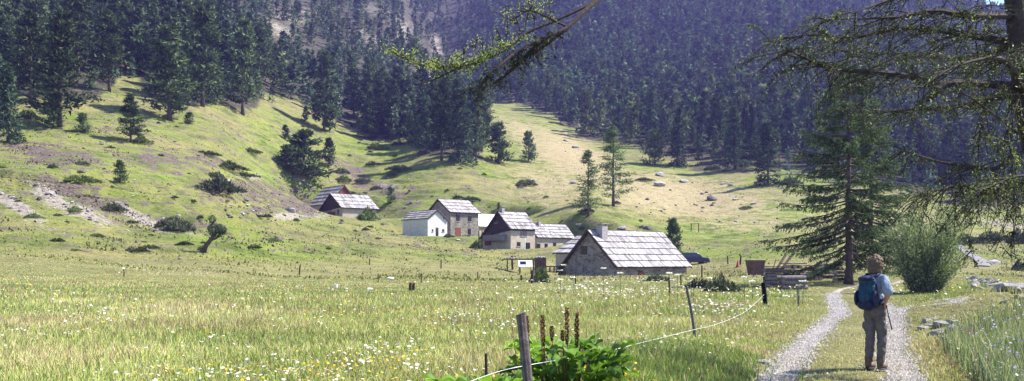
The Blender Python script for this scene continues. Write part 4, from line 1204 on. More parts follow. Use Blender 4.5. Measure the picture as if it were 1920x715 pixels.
    # boulders on the fan
    Bd = [(1236,330,20,.45,0,'wide pale boulder, upper one of the two beside the dark green shrub'),(1236,349,24,.5,0,'wide pale boulder, lower one of the two beside the dark green shrub'),(1282,342,22,.3,0,'flat pale slab right of the two wide pale boulders'),
          (1335,376,22,.7,1,'big round dark boulder in the middle of the fan'),(1335,387,9,.7,1,'small dark stone just below the big round dark boulder'),(1318,391,8,.6,1,'small dark stone left below the big round dark boulder'),
          (1325,362,8,.6,1,'small dark stone above the big round dark boulder'),(1317,365,9,.6,1,'small pointed stone above left of the big round dark boulder'),(1257,358,7,.7,1,'small dark stone under the lower wide pale boulder'),
          (1378,376,12,.4,0,'pale flat stone right of the big round dark boulder'),(1412,384,12,.4,0,'pale flat stone left of the spruce crown'),(1214,375,9,.5,1,'small dark stone right of the taller larch'),
          (1240,398,7,.6,1,'small dark stone on the bare lower fan'),(1267,386,6,.6,1,'tiny dark stone between fan and barn roof'),(1350,417,7,.6,1,'dark stone right above the two gate posts'),(1380,416,7,.6,0,'pale stone right of the two gate posts'),
          (1355,346,9,.5,0,'pale stone at the foot of the right forest, left one'),(1370,349,12,.5,0,'pale stone at the foot of the right forest, right one'),(1205,428,14,.4,1,'dark rock at the bank above the barn roof'),(1213,431,16,.5,1,'long dark rock above the barn roof'),
          (1085,425,14,.4,0,'white stone by the end of the low long house'),(1165,430,22,.35,0,'pile of pale stones above the barn ridge'),(1075,345,14,.4,0,'pale stone on the fan left of the larches'),(1000,342,10,.5,1,'dark stone right of the shrub on the fan'),
          (1060,265,12,.5,0,'pale stone high on the fan'),(1080,278,16,.4,0,'pale slab at the upper forest edge of the fan'),(1100,290,12,.4,0,'pale stone left above the larches'),(645,405+0,8,.4,0,'white stone at the barn door of the left pair'),
          (545,398,26,.4,0,'pale rubble left of the left barns'),(238,434,8,.5,0,'white stone below the left scree'),(640,420,10,.6,1,'dark stone on the grass below the left barns'),(495,448,8,.6,1,'dark stone on the slope below the left barns'),
          (338,487,10,.5,0,'pale stone at the foot of the left slope'),(860,452,12,.4,0,'pale stone on the bank below the stone house'),(750,265,10,.5,0,'pale stone at the wood gap'),(252,340,8,.5,0,'pale stone beside the small round young pine'),
          (190,272,9,.5,1,'dark stone on the upper left pasture'),(335,405,10,.4,0,'pale stone above the grey shrub pair'),(323,372,6,.5,0,'white stone on the left pasture'),(1860,495,30,.35,0,'long white stone block beside the distant road')]
    for px, py, w, fl, dk, lab in Bd:
        x, y, z = ground_at(px, py, 50); rock(x, y, w/FP*y/2*0.85, min(0.6, fl*1.2), lab, dark=bool(dk), name='boulder', sink=0.45, asp=1.15, rz=random.uniform(-0.4, 0.4))
    # many small stones over the fan
    for i in range(70):
        px = random.uniform(960, 1480); py = random.uniform(270, 430)
        if py < 240+ (px-930)*0.25: continue
        x, y, z = ground_at(px, py, 50); rock(x, y, random.uniform(0.12, 0.38), 0.6, 'small stone lying on the dry grass of the fan', 'small stones scattered over the fan', dark=random.random() < 0.7, name='stone')
    for i in range(130):
        px = random.uniform(0, 1460); py = random.uniform(230, 470)
        if px > 930 and (py < 240+(px-930)*0.25 or random.random() < 0.6): continue
        x, y, z = ground_at(px, py, 70)
        if y > forest_base(px) or in_house(x+np.linspace(-1, 1, 3), np.full(3, y)).any(): continue
        e = empty('juniper_shrub', (x, y, z-0.05), random.uniform(0, 6.28), 'knee high dark juniper tuft dotted over the open pasture slope', 'shrub', 'small juniper tufts dotted over the pasture'); w = random.uniform(0.3, 0.95); e.scale = (w, w*random.uniform(.7, 1), w*random.uniform(.5, 1))
        f_, st_ = PROTOS[('shrub', random.choice([0, 0, 3, 2, 1]))]; link('foliage', f_, e)
    for i in range(90):
        px = random.uniform(420, 780); py = random.uniform(330, 410); x, y, z = ground_at(px, py, 50)
        if in_house(np.array([x]), np.array([y]))[0]: continue
        rock(x, y, random.uniform(0.12, 0.5), 0.5, 'small stone on the bare brown ground around the left barns', 'small stones on the bare slope by the left barns', dark=random.random() < 0.6, name='stone')
    for i in range(70):
        b = random.choice([(30, 385, 60), (105, 375, 60), (160, 400, 50), (262, 408, 50)]); px = b[0]+random.gauss(0, b[2]*.6); py = b[1]+(px-b[0])*0.55+random.gauss(0, 9)
        if px < 0: continue
        x, y, z = ground_at(px, py, 50); rock(x, y, random.uniform(0.08, 0.3), 0.5, 'small stone lying in the pale scree on the left slope', 'small stones in the left scree', dark=random.random() < 0.3, name='stone')
    # leaning tree
    x, y, z = ground_at(380, 473, 50)
    s = y/FP
    e = empty('leaning_tree', (x, y, z), 0, 'stunted tree with a thick leaning trunk and small rounded crown on the left slope', 'tree')
    mb = MB(); pts = [(0, 0, -0.2), (6*s, 0, 12*s), (16*s, 0, 24*s), (24*s, 0.1, 36*s), (26*s, 0.1, 46*s)]
    mb.tube(pts, [6*s, 4.5*s, 4*s, 3*s, 1.5*s], 8)
    mb.tube([(14*s, 0, 22*s), (26*s, 0, 26*s), (34*s, 0, 34*s)], [3*s, 2.2*s, 1*s], 6); mb.tube([(20*s, 0, 30*s), (16*s, 0, 44*s), (18*s, 0, 58*s)], [2.4*s, 1.6*s, 0.6*s], 6)
    mb.build('trunk', M['bark'], e, smooth=True)
    P = []; 
    for cx, cz, rx, rz, n in ((27, 40, 18, 13, 900), (18, 60, 7, 10, 260), (36, 40, 9, 8, 300), (14, 44, 5, 6, 120)):
        v = rng.normal(0, 1, (n, 3)); v /= np.linalg.norm(v, axis=1)[:, None]; q = rng.uniform(0.3, 1, (n, 1))**0.5
        P.append(np.array([cx, 0, cz])*s+v*q*np.array([rx, rx*0.9, rz])*s)
    P = np.concatenate(P); n = len(P); dv = rng.normal(0, 0.6, (n, 3)); dv[:, 2] += 0.7; dv /= np.linalg.norm(dv, axis=1)[:, None]
    k = rng.uniform(0, 1, (n, 1)); L = rng.uniform(0.12, 0.28, n)
    v, f, c = leaf_tris(P, dv, L, L*0.4, np.array([0.06, 0.085, 0.05])*(1-k)+np.array([0.12, 0.155, 0.085])*k)
    link('crown', np_mesh('crown', v, f, M['pine'], c), e)

# ------------------------------------------------------------------ hero spruces
def spruce(x, y, Ht, label, seed, Rad, base_h, dens=1.0, r=0.24, skirt=0.85, toneb=1.0):
    g = random.Random(seed); e = empty('spruce_tree', (x, y, Hs(x, y)-0.1), 0, label, 'spruce tree')
    mb = MB(); n = 14
    mb.tube([(0.05*math.sin(i), 0.05*math.cos(i*1.7), Ht*i/n) for i in range(n+1)], [r*(1-0.95*i/n)+(0.10 if i == 0 else 0) for i in range(n+1)], 9)
    mb.build('trunk', M['bark'], e, smooth=True)
    lb = MB(); P = []; Dv = []; Ls = []; K = []
    h = base_h
    while h < Ht*0.985:
        u = (h-base_h)/(Ht-base_h)
        for q in range(g.choice([2, 3, 3, 4])):
            az = g.uniform(0, 2*math.pi)
            L = Rad*(1-u**1.25)**0.8*g.uniform(0.5, 1.08)+0.15
            if h < base_h+1.2: L *= 0.75
            sl = -0.52*(1-u)*skirt+0.25*u+g.uniform(-0.08, 0.12)
            d = Vector((math.cos(az), math.sin(az), 0)); zt = h+g.uniform(-0.1, 0.1)
            pts = []
            for k in range(6):
                t = k/5; pts.append(Vector((0, 0, zt))+d*L*t+Vector((0, 0, sl*L*t+0.20*L*t*t*(1.1 if u < .6 else .5))))
            lb.tube(pts, [0.055*(1-u*0.6)*(1-0.85*k/5)+0.006 for k in range(6)], 5, cap=False)
            nt = int((6+L*13)*dens)
            for j in range(nt):
                t = g.uniform(0.12, 1.0)**0.8; f_ = t*5; k = min(4, int(f_)); p = pts[k].lerp(pts[k+1], f_-k)
                side = d.cross(Vector((0, 0, 1)))*g.choice([-1, 1])
                td = (d*g.uniform(0.4, 0.9)+side*g.uniform(0.3, 1.0)*(1-t*0.5)+Vector((0, 0, g.uniform(-0.75, 0.0)))).normalized()
                tl = g.uniform(0.25, 0.75)*(0.5+0.5*(1-t))*(0.6+0.25*L/2)
                m = int(4+tl*13)
                fr = np.random.default_rng(g.randrange(1 << 30))
                tt = fr.uniform(0.05, 1, m); pp = np.array(p)+np.outer(tt*tl, np.array(td)); pp[:, 2] -= tt*tt*tl*0.25
                P.append(pp); v = np.array(td)*0.8+fr.normal(0, 0.45, (m, 3)); v[:, 2] -= 0.15
                Dv.append(v/np.linalg.norm(v, axis=1)[:, None]); Ls.append(fr.uniform(0.10, 0.22, m)); K.append(np.clip(fr.normal(0.35+0.3*(t > 0.75), 0.25, m), 0, 1))
        h += g.uniform(0.145, 0.30)
    lb.build('limbs', M['bark'], e)
    P = np.concatenate(P); Dv = np.concatenate(Dv); Ls = np.concatenate(Ls); K = np.concatenate(K)[:, None]
    print('SPRUCE leaves', len(P))
    v, f, c = leaf_tris(P, Dv, Ls, Ls*0.30, (np.array([0.020, 0.038, 0.022])*(1-K)+np.array([0.15, 0.20, 0.085])*K)*toneb, True)
    link('crown', np_mesh('crown', v, f, M['pine'], c), e)
    return e

def build_bush():
    x, y, z = (1735-960)/FP*44, 44.0, 0
    e = empty('willow_bush', (x, y, Hs(x, y)-0.1), 0, 'large leafy willow bush with upright grey green shoots right of the hiker', 'bush')
    g = random.Random(5); mb = MB(); P = []; Dv = []; L = []; K = []
    for i in range(210):
        a = g.uniform(0, 6.28); q = g.uniform(0, 1)**0.6; b = (math.cos(a)*q*0.5, math.sin(a)*q*0.5, 0)
        low = i % 3 == 0; ln = g.uniform(1.2, 2.9) if low else g.uniform(2.2, 5.4)*(1-0.25*q)*(1.18 if i % 13 == 0 else 1); out = 0.55+0.3*q if low else 0.08+0.34*q
        tip = Vector((b[0]+math.cos(a)*out*ln*0.85, b[1]+math.sin(a)*out*ln*0.85, ln*0.93)); mid = Vector(b).lerp(tip, 0.5)+Vector((0, 0, 0.25))
        mb.tube([b, mid, tip], [0.025, 0.015, 0.005], 4, cap=False)
        fr = np.random.default_rng(i); m = int(46*ln)
        t = fr.uniform(0.06, 1, m)[:, None]; B = np.array(b); Mi = np.array(mid); T = np.array(tip)
        p = (1-t)**2*B+2*t*(1-t)*Mi+t*t*T+fr.normal(0, 0.13, (m, 3))
        v = (T-B)/np.linalg.norm(T-B)*0.8+fr.normal(0, 0.55, (m, 3)); P.append(p); Dv.append(v/np.linalg.norm(v, axis=1)[:, None]); L.append(fr.uniform(0.10, 0.2, m)); K.append(fr.uniform(0, 1, m))
    mb.build('stems', M['bark'], e)
    P = np.concatenate(P); Dv = np.concatenate(Dv); L = np.concatenate(L); K = np.concatenate(K)[:, None]
    v, f, c = leaf_tris(P, Dv, L, L*0.28, np.array([0.07, 0.095, 0.060])*(1-K)+np.array([0.26, 0.32, 0.17])*K, True)
    link('foliage', np_mesh('foliage', v, f, M['leaf'], c), e)
    USED.append((x, y, 3))

# ------------------------------------------------------------------ overhanging larch near the camera
def build_larch():
    D0 = 11.5
    e = empty('larch_tree', (8.2, 11.2, Hs(8.2, 11.2)-0.1), 0, 'foreground larch at the right edge with long drooping branches across the top', 'larch tree')
    E = Vector(e.location)
    def W(px, py, D): return at(px, py, D)-E
    trunk = [Vector((0, 0, 0)), Vector((-0.12, 0.0, 1.2)), W(2050, 420, 11.4), W(1990, 360, 11.4), W(1945, 290, 11.5), W(1925, 200, 11.5), W(1915, 110, 11.5), W(1903, 0, 11.5), W(1885, -160, 11.5), W(1860, -340, 11.5), W(1840, -520, 11.5)]
    trunk = [Vector(p) for p in trunk]; trunk.sort(key=lambda p: p.z)
    tp = smooth_path(trunk, 4)
    mb = MB(); nn = len(tp)
    mb.tube(tp, [0.19*(1-0.5*i/(nn-1)) for i in range(nn)], 12); mb.build('trunk', M['bark_near'], e, smooth=True)
    lb = MB(); P = []; Dv = []; Ls = []; K = []
    g = random.Random(77); TF = [3.6]
    def tufts(p, q, n, tone, r=0.05, size=0.05):
        fr = np.random.default_rng(g.randrange(1 << 30)); n = int(n*TF[0])
        t = fr.uniform(0, 1, n)[:, None]; pp = np.array(p)*(1-t)+np.array(q)*t+fr.normal(0, r, (n, 3))
        v = fr.normal(0, 1, (n, 3)); v[:, 2] += 0.5; P.append(pp); Dv.append(v/np.linalg.norm(v, axis=1)[:, None]); Ls.append(fr.uniform(0.6, 1.4, n)*size); K.append(np.clip(fr.normal(tone, 0.22, n), 0, 1))
    def branch(pts, r0, r1, ntw, twl, tone=0.4, droop=0.5, leaf=14, side_up=0.2, sub=True, size=0.036, start=0.0):
        r2 = 0.0035 if TF[0] < 2 else 0.009
        pts = smooth_path([W(*p) if len(p) == 3 else p for p in pts], 6); n = len(pts)
        lb.tube(pts, [r0+(r1-r0)*(i/(n-1))**1.1 for i in range(n)], 6, cap=False)
        for j in range(ntw):
            t = start+(1-start)*g.uniform(0.02, 1.0); f_ = t*(n-1); k = min(n-2, int(f_)); p = pts[k].lerp(pts[k+1], f_-k)
            dr = (pts[k+1]-pts[k]).normalized()
            sd = Vector((g.uniform(-1, 1), g.uniform(-1, 1), g.uniform(-droop, side_up))).normalized()
            td = (dr*g.uniform(0.2, 0.9)+sd*0.9).normalized(); tl = twl*g.uniform(0.35, 1.15)
            q = p+td*tl*0.55; q2 = p+td*tl+Vector((0, 0, -droop*0.35*tl))
            lb.tube([p, q, q2], [r2, r2*0.66, r2*0.4], 4, cap=False)
            tufts(p, q, int(leaf*tl*0.9), tone, size=size, r=size*0.7); tufts(q, q2, int(leaf*tl*0.9), tone, size=size, r=size*0.7)
            if sub:
                for _ in range(2):
                    a = p.lerp(q2, g.uniform(0.2, 0.9)); bb = a+(td+Vector((g.uniform(-1, 1), g.uniform(-1, 1), g.uniform(-0.9, 0.3)))).normalized()*tl*0.5
                    lb.tube([a, bb], [0.003, 0.002], 3, cap=False); tufts(a, bb, int(leaf*tl*0.5), tone, size=size, r=size*0.7)
    # big boughs reaching left from the trunk
    branch([(1918,162,11.5),(1801,156,11.2),(1754,157,11.0),(1706,143,10.8),(1645,136,10.6),(1578,131,10.4),(1526,117,10.2),(1473,90,10.1)], 0.060, 0.010, 60, 0.7, 0.35)
    branch([(1910,84,11.5),(1840,70,12.0),(1783,60,12.3),(1697,52,12.6),(1600,70,12.8),(1520,66,13),(1440,78,13.2)], 0.06, 0.008, 85, 0.8, 0.4)
    branch([(1900,30,11.5),(1820,30,11.0),(1754,21,10.8),(1668,33,10.5),(1540,36,10.3)], 0.05, 0.006, 42, 0.6, 0.4)
    branch([(1916,70,11.5),(1880,95,12.4),(1800,110,13.2),(1720,105,13.8),(1640,100,14.4),(1560,95,15)], 0.05, 0.008, 100, 0.9, 0.35)
    branch([(1920,165,11.5),(1870,185,12.3),(1800,200,13.0),(1720,205,13.6),(1650,212,14)], 0.04, 0.006, 40, 0.8, 0.45, droop=0.3)
    branch([(1895,-40,11.5),(1800,-45,11),(1740,-30,10.8),(1680,-5,10.5),(1600,25,10.2)], 0.05, 0.006, 30, 0.6, 0.4)
    branch([(1925,180,11.5),(1890,120,10.6),(1850,110,10),(1780,130,9.6),(1720,170,9.3)], 0.04, 0.006, 36, 0.6, 0.4)
    # broken stub
    lb.tube([W(1775,157,11.0), W(1757,172,10.9), W(1738,189,10.9)], [0.05, 0.045, 0.03], 6)
    # lower boughs
    branch([(1925,250,11.5),(1919,258,11.4),(1868,219,11.2),(1820,183,11.0),(1790,170,11)], 0.02, 0.008, 12, 0.35, 0.5, leaf=12)
    branch([(1950,290,11.5),(1905,290,11.4),(1868,316,11.3),(1820,312,11.2),(1763,304,11.1),(1702,285,11.0),(1680,275,11)], 0.035, 0.006, 30, 0.45, 0.45, droop=0.6)
    branch([(1950,330,11.5),(1900,345,12),(1850,350,12.4),(1790,350,12.8),(1735,365,13)], 0.03, 0.006, 75, 0.7, 0.5, droop=0.9)
    branch([(1955,350,11.5),(1920,330,10.8),(1880,340,10.5),(1840,360,10.4)], 0.025, 0.006, 34, 0.6, 0.5, droop=1.0)
    branch([(1918,162,11.5),(1905,200,11.2),(1890,250,11.1),(1900,300,11)], 0.015, 0.004, 25, 0.4, 0.6, droop=0.8)
    branch([(1930,180,11.5),(1860,175,12.3),(1840,230,12.5),(1835,270,12.5)], 0.012, 0.004, 25, 0.4, 0.6, droop=0.8)
    # hanging strings of twigs
    for px, y0, y1, D in ((1830,312,490,11.2),(1898,330,495,11.3),(1884,350,480,11.3),(1862,320,420,11.8),(1908,300,420,11.4),(1800,312,400,11.5),(1770,350,430,12.6),(1740,355,440,12.8),(1905,90,180,11.3),(1848,110,170,11.8),(1855,0,60,11)):
        pts = [(px+random.uniform(-5, 5)*k, y0+(y1-y0)*k/4, D) for k in range(5)]
        branch(pts, 0.006, 0.003, int((y1-y0)/9), 0.16, 0.5, droop=0.6, leaf=26, sub=False)
    # bough over the middle of the picture
    TF[0] = 0.8
    br = [(1912,-260,11.5),(1700,-330,10.4),(1420,-220,8.9),(1240,-80,7.8),(1122,0,7.2),(1064,51,7.0),(1020,73,6.9),(969,98,6.8),(933,127,6.7),(904,156,6.7),(893,190,6.7)]
    branch(br, 0.030, 0.004, 40, 0.14, 0.12, leaf=60, droop=0.7, start=0.55)
    br2 = [(1240,-80,7.8),(1111,4,7.3),(1038,40,7.15),(991,60,7.05),(962,84,7.0),(918,109,6.9),(864,125,6.8),(805,125,6.75),(744,104,6.7)]
    def bright(pts, ntw, twl, leaf, start=0.0, r0=0.014):
        branch(pts, r0, 0.004, ntw, twl, 0.95, droop=0.25, leaf=leaf, side_up=0.9, sub=True, size=0.020, start=start)
    bright(br2, 75, 0.15, 120, 0.38, 0.016)
    bright([(864,125,6.8),(827,144,6.75),(789,158,6.7)], 8, 0.1, 60, r0=0.008)
    bright([(1064,51,7.0),(1020,30,6.9),(990,20,6.8),(960,40,6.8)], 16, 0.2, 60, r0=0.01)
    for px, py, up in ((868,118,28),(905,110,34),(937,100,46),(950,70,40),(972,72,38),(985,55,34),(1000,60,38),(1030,42,34),(890,96,20)):
        bright([(px, py, 6.9), (px+2, py-up*0.5, 6.9), (px+random.uniform(-6, 6), py-up, 6.88)], 6, 0.07, 70, r0=0.004)
    branch([(904,156,6.7),(896,180,6.7),(898,235,6.7)], 0.004, 0.002, 12, 0.06, 0.3, leaf=30, sub=False, size=0.025)
    branch([(1020,73,6.9),(960,130,7.0),(920,160,7.1),(880,165,7.1)], 0.02, 0.003, 22, 0.15, 0.15, leaf=50)
    branch([(1064,51,7.0),(1000,100,7.3),(950,120,7.5)], 0.02, 0.003, 22, 0.15, 0.15, leaf=50)
    lb.build('branches', M['bark_near'], e)
    P = np.concatenate(P); Dv = np.concatenate(Dv); Ls = np.concatenate(Ls); K = np.concatenate(K)[:, None]
    print('LARCH leaves', len(P))
    v, f, c = leaf_tris(P, Dv, Ls, Ls*0.34, np.array([0.016, 0.026, 0.024])*(1-K**3.2)+np.array([0.42, 0.50, 0.14])*K**3.2, True)
    link('foliage', np_mesh('foliage', v, f, M['leaf'], c), e)
# ------------------------------------------------------------------ fence, posts, small things
def stake(px0, py0, px1, py1, rpx, label, name='fence_post', mat='darkwood', D=None, cat='post', group=None):
    """top pixel, base pixel"""
    if D is None: x, y, z = ground_at(px1, py1, 8)
    else: x, y = (px1-960)/FP*D, D; z = Hs(x, y)
    top = at(px0, py0, y); r = max(0.012, rpx/FP*y/2)
    mb = MB(); dx = top.x-x; hh = top.z-z
    mb.tube([(0, 0, -0.25), (dx*0.5, 0, hh*0.5), (dx, 0, hh)], [r*1.02, r, r*0.92], 7)
    return tag(mb.build(name, M[mat], loc=(x, y, z)), label, cat, group)

def build_small():
    # thick wooden foreground post with cracked grain
    x, y = (1003-960)/FP*9.0, 9.0; z = Hs(x, y)
    top = at(977, 588, 9.0); mb = MB(); g = random.Random(3); n = 14
    pts = [Vector((0, 0, -0.3)).lerp(Vector((top.x-x, 0, top.z-z)), i/n) for i in range(n+1)]
    base = 0
    for i, p in enumerate(pts):
        for k in range(16):
            an = 2*math.pi*k/16; r = 0.056*(1+0.06*math.sin(k*2.7)+0.05*math.sin(k*5.1)+0.03*math.sin(i*1.3+k))*(1-0.010*i)
            mb.v.append((p.x+r*math.cos(an), p.y+r*math.sin(an), p.z+(0.018*math.cos(an) if i == n else 0))); t_ = 0.6+0.25*math.sin(k*3.3)+0.1*g.random(); mb.c.append((t_, t_*0.92, t_*0.92))
    for i in range(n):
        for k in range(16): k2 = (k+1) % 16; mb.f.append((i*16+k, i*16+k2, (i+1)*16+k2, (i+1)*16+k))
    mb.f.append(tuple(n*16+k for k in range(16)))
    tag(mb.build('fence_post', M['greywood'], loc=(x, y, z), col=True), 'thick weathered round fence post in the foreground beside the dock plant', 'fence post')
    stake(911, 663, 914, 800, 6, 'thin dark stake left of the thick foreground post', D=9.6)
    stake(1287, 538, 1307, 637, 5.5, 'dark leaning metal stake in the meadow holding the wire', D=18, mat='metal')
    stake(1431, 530, 1436, 578, 9, 'square grey wooden post where the wire ends by the log piles', D=31, mat='greywood')
    stake(1496, 541, 1497, 578, 3, 'thin dark stake just right of the low log pile', D=31, mat='metal')
    # wire
    wp = smooth_path([at(880,716,8.6), at(935,697,8.8), at(984,686,9.0), at(1060,673,10.2), at(1130,661,11.8), at(1210,641,14.4), at(1303,618,17.9), at(1350,606,20.5), at(1395,586,25), at(1420,565,29), at(1433,552,31)], 8)
    mb = MB(); mb.tube([(p.x, p.y, max(p.z, Hs(p.x, p.y)+0.12)) for p in wp], 0.0034, 5)
    tag(mb.build('fence_wire', M['white']), 'white electric fence tape running from the foreground post to the leaning stake and beyond', 'fence wire')
    ps = [(770,530,769,546,6,'left one of two short dark stubs in the meadow'),(776,531,775,545,6,'right one of two short dark stubs in the meadow'),(563,497,561,516,3,'leaning dark stake at the foot of the left slope'),
          (709,513,709,531,2,'thin stake left of the white sheet in the meadow'),(790,514,790,531,2,'thin stake right of the two dark stubs'),(827,487,827,504,2.4,'thin stake below the white house'),(896,510,895,522,2,'thin stake left of the stone bench'),
          (998,507,998,532,6,'thick dark post in front of the rubble pillar'),(977,516,978,527,4,'short dark post left of the thick dark post'),(1079,515,1079,538,3,'thin stake before the barn gable'),(1254,520,1256,552,4,'dark stake before the barn long wall'),
          (1276,513,1277,536,2.5,'thin stake under the right end of the barn roof'),(1316,498,1316,521,3,'dark post beside the parked car'),(1364,480,1365,496,2.5,'thin post left of the red cone'),(1389,479,1388,497,3.4,'dark post right of the red cone'),
          (960,480,961,506,4,'post under the plank bench'),(232,505,233,520,2,'thin pale stake with a small white knob on the left meadow edge'),(693,485,693,497,2,'thin stake on the slope below the left barns')]
    for a, b, c, d, r, l in ps: stake(a, b, c, d, r, l)
    x, y, z = ground_at(233, 520, 8)
    mb = MB(); p = at(231, 504, y); mb.ellipsoid((p.x, p.y, p.z), (0.13, 0.1, 0.07)); tag(mb.build('stake_cap', M['white']), 'small white knob on the thin stake at the left meadow edge', 'cap')
    # two posts with a bar far behind
    x0, y0, z0 = ground_at(1296, 434, 50); mb = MB()
    w = 14/FP*y0; h = 15/FP*y0
    e = empty('gate_frame', (x0, y0, z0), 0, 'two thin posts joined by a crossbar on the dry grass behind the barn', 'gate')
    for k in (0, 1): m2 = MB(); m2.tube([(k*w, 0, -0.3), (k*w, 0, h)], 0.09, 6); m2.build('post', M['darkwood'], e)
    m2 = MB(); m2.tube([(0, 0, h-0.08), (w, 0, h-0.08)], 0.04, 5); m2.build('crossbar', M['darkwood'], e)
    # white things lying in the meadow
    for px, py, w, fl, lab, nm in ((732,529,14,.35,'white salt block with flat top lying in the meadow','salt_block'),(630,546,8,.9,'small round white pail in the meadow','pail'),(693,551,12,.3,'flat white sheet near the dark stubs','plastic_sheet')):
        x, y, z = ground_at(px, py, 30); s = w/FP*y/2; mb = MB()
        if nm == 'pail': mb.tube([(0, 0, 0), (0, 0, s*1.4), (0, 0, s*1.5)], [s*.8, s, s*1.05], 12)
        else: mb.ellipsoid((0, 0, s*fl*0.8), (s, s*0.7, s*fl), 10, 6)
        tag(mb.build(nm, M['white'], loc=(x, y, z+0.2)), lab, 'white object')
    # red cone
    x, y, z = ground_at(1383, 502, 60); s = y/FP; mb = MB()
    e = empty('red_cone', (x, y, z), 0, 'faded red cone standing on the grass beyond the barn', 'cone')
    mb.tube([(0, 0, 0.05), (0, 0, 13*s)], [3.2*s, 0.5*s], 12); mb.build('cone_body', M['red'], e); mb = MB(); mb.box((0, 0, 0.03), (8*s, 8*s, 0.06)); mb.build('base', M['red'], e)
    # rusty bin: wider at the top, lid, lying rubble at its foot
    D = 86.0; p = at(1416, 514, D); s = D/FP; z = Hs(p.x, p.y)
    e = empty('rusty_tank', (p.x, p.y, z), 0.15, 'rusty brown steel tank with flared top standing on the grass left of the log piles', 'tank')
    hz = EYE+(HY-490)/FP*D-z; mb = MB()
    a, b = 10*s, 15*s
    vs = [(-a, -a*.8, -0.2), (a*1.25, -a*.8, -0.2), (a*1.25, a*.8, -0.2), (-a, a*.8, -0.2), (-b, -b*.7, hz), (b, -b*.7, hz), (b, b*.7, hz), (-b, b*.7, hz)]
    mb.add(vs, ((0,3,2,1),(4,5,6,7),(0,1,5,4),(1,2,6,5),(2,3,7,6),(3,0,4,7))); mb.build('body', M['rust'], e)
    mb = MB(); mb.box((0, 0, hz+0.05), (2.1*b, 1.5*b, 0.09)); mb.build('rim', M['darkwood'], e)
    for k in (-1, 1): mb = MB(); mb.tube([(k*b*0.75, -b*0.72, 0), (k*b*0.8, -b*0.74, hz)], 0.05, 5); mb.build('strut', M['rust'], e)
    # leaning poles behind the log piles
    for (a, b_, r, lab) in (((1455,487),(1447,512),2.4,'thin leaning pole, leftmost of the three behind the log piles'),((1473,478),(1452,512),5,'thick leaning beam, middle of the three behind the log piles'),((1486,477),(1460,512),5,'thick leaning beam, rightmost of the three behind the log piles')):
        A = at(a[0], a[1], 92); B = at(b_[0], b_[1], 90); mb = MB(); mb.tube([(0, 0, 0), A-B], r/FP*90/2, 6)
        tag(mb.build('leaning_pole', M['darkwood'], loc=B), lab, 'pole')
    # log piles: end-on split logs in rows between uprights with boards on top
    def pile(px0, px1, pt, D, lab, rows, depth=1.2, cover=True, seed=1, rz=0.0, along=False):
        g = random.Random(seed); x0, x1 = (px0-960)/FP*D, (px1-960)/FP*D; w = x1-x0; z = Hs((x0+x1)/2, D); h = EYE+(HY-pt)/FP*D-z
        e = empty('log_pile', ((x0+x1)/2, D, z), rz, lab, 'log pile')
        rr = h/(rows*2)*0.98; k = 0
        if along:
            for j in range(rows):
                for q in range(3):
                    m2 = MB(); t = g.uniform(0.7, 1.1); m2.tube([(-w/2+g.uniform(-.1, .15), (q-1)*rr*1.9, rr*(2*j+1)), (w/2+g.uniform(-.15, .1), (q-1)*rr*1.9+g.uniform(-.05, .05), rr*(2*j+1)+g.uniform(-.03, .03))], [rr*g.uniform(.8, 1), rr*g.uniform(.75, 1)], 9, (t, t, t)); m2.build('log', M['greywood'], e, col=True)
        else:
            nc = max(3, int(w/(rr*2)))
            for j in range(rows):
                for i in range(nc-(j == rows-1)):
                    m2 = MB(); t = g.choice([0.5, 0.9, 1.5, 2.0]); xx = -w/2+(i+0.5+(0.4 if j % 2 else 0))*w/nc; r_ = rr*g.uniform(.72, .98)
                    m2.tube([(xx, -depth/2+g.uniform(-.08, .08), rr*(2*j+1)), (xx+g.uniform(-.04, .04), depth/2, rr*(2*j+1))], r_, 7, (t, t*0.9, t*0.85)); m2.build('log', M['greywood'], e, col=True)
        if cover:
            m2 = MB(); g2 = random.Random(seed+5)
            for i in range(5): m2.box((g2.uniform(-.05, .05), -depth/2+(i+.5)*depth/5, h+0.05+0.012*(i % 2)), (w*1.08, depth/5*0.93, 0.05), Matrix.Rotation(g2.uniform(-.03, .03), 3, 'Y'), (0.75, 0.7, 0.75))
            m2.build('cover_board', M['greywood'], e, col=True)
        return e
    pile(1434, 1467, 502, 64, 'low dark pile of squared beams, leftmost of the back row of log piles', 3, 1.0, True, 1, along=True)
    pile(1468, 1507, 496, 65, 'tall log pile under boards, second of the back row', 4, 1.2, True, 2)
    pile(1511, 1538, 500, 66, 'log pile with a slanting grey board top, third of the back row', 3, 1.1, True, 3, rz=0.1)
    pile(1532, 1562, 493, 69, 'log pile behind and above the third one in the back row', 4, 1.1, False, 4)
    pile(1562, 1585, 501, 64, 'log pile against the spruce trunk, rightmost of the back row', 4, 1.2, False, 5, rz=-0.15)
    pile(1461, 1512, 516, 50, 'long weathered beams stacked lengthwise in front of the back row', 3, 1.0, False, 6, along=True)
    pile(1431, 1464, 518, 54, 'short low pile of thin boards left of the long weathered beams', 3, 0.9, True, 7, along=True)
    # bench of planks with stones, white panel, rubble pillar left of the barn
    D = 112.0; s = D/FP
    p = at(975, 500, D); z = Hs(p.x, p.y)
    e = empty('plank_bench', (p.x, p.y, z), 0, 'long dark plank table with pale stones on it left of the rubble pillar', 'table')
    zt = EYE+(HY-486.5)/FP*D-z; mb = MB(); mb.box((0, 0, zt), (66*s, 1.1, 0.12)); mb.build('table_top', M['darkwood'], e)
    for k in (-0.36, 0.0, 0.38): mb = MB(); mb.box((k*66*s, 0, (zt-0.06)/2-0.15), (0.14, 0.7, zt+0.18)); mb.build('leg', M['darkwood'], e)
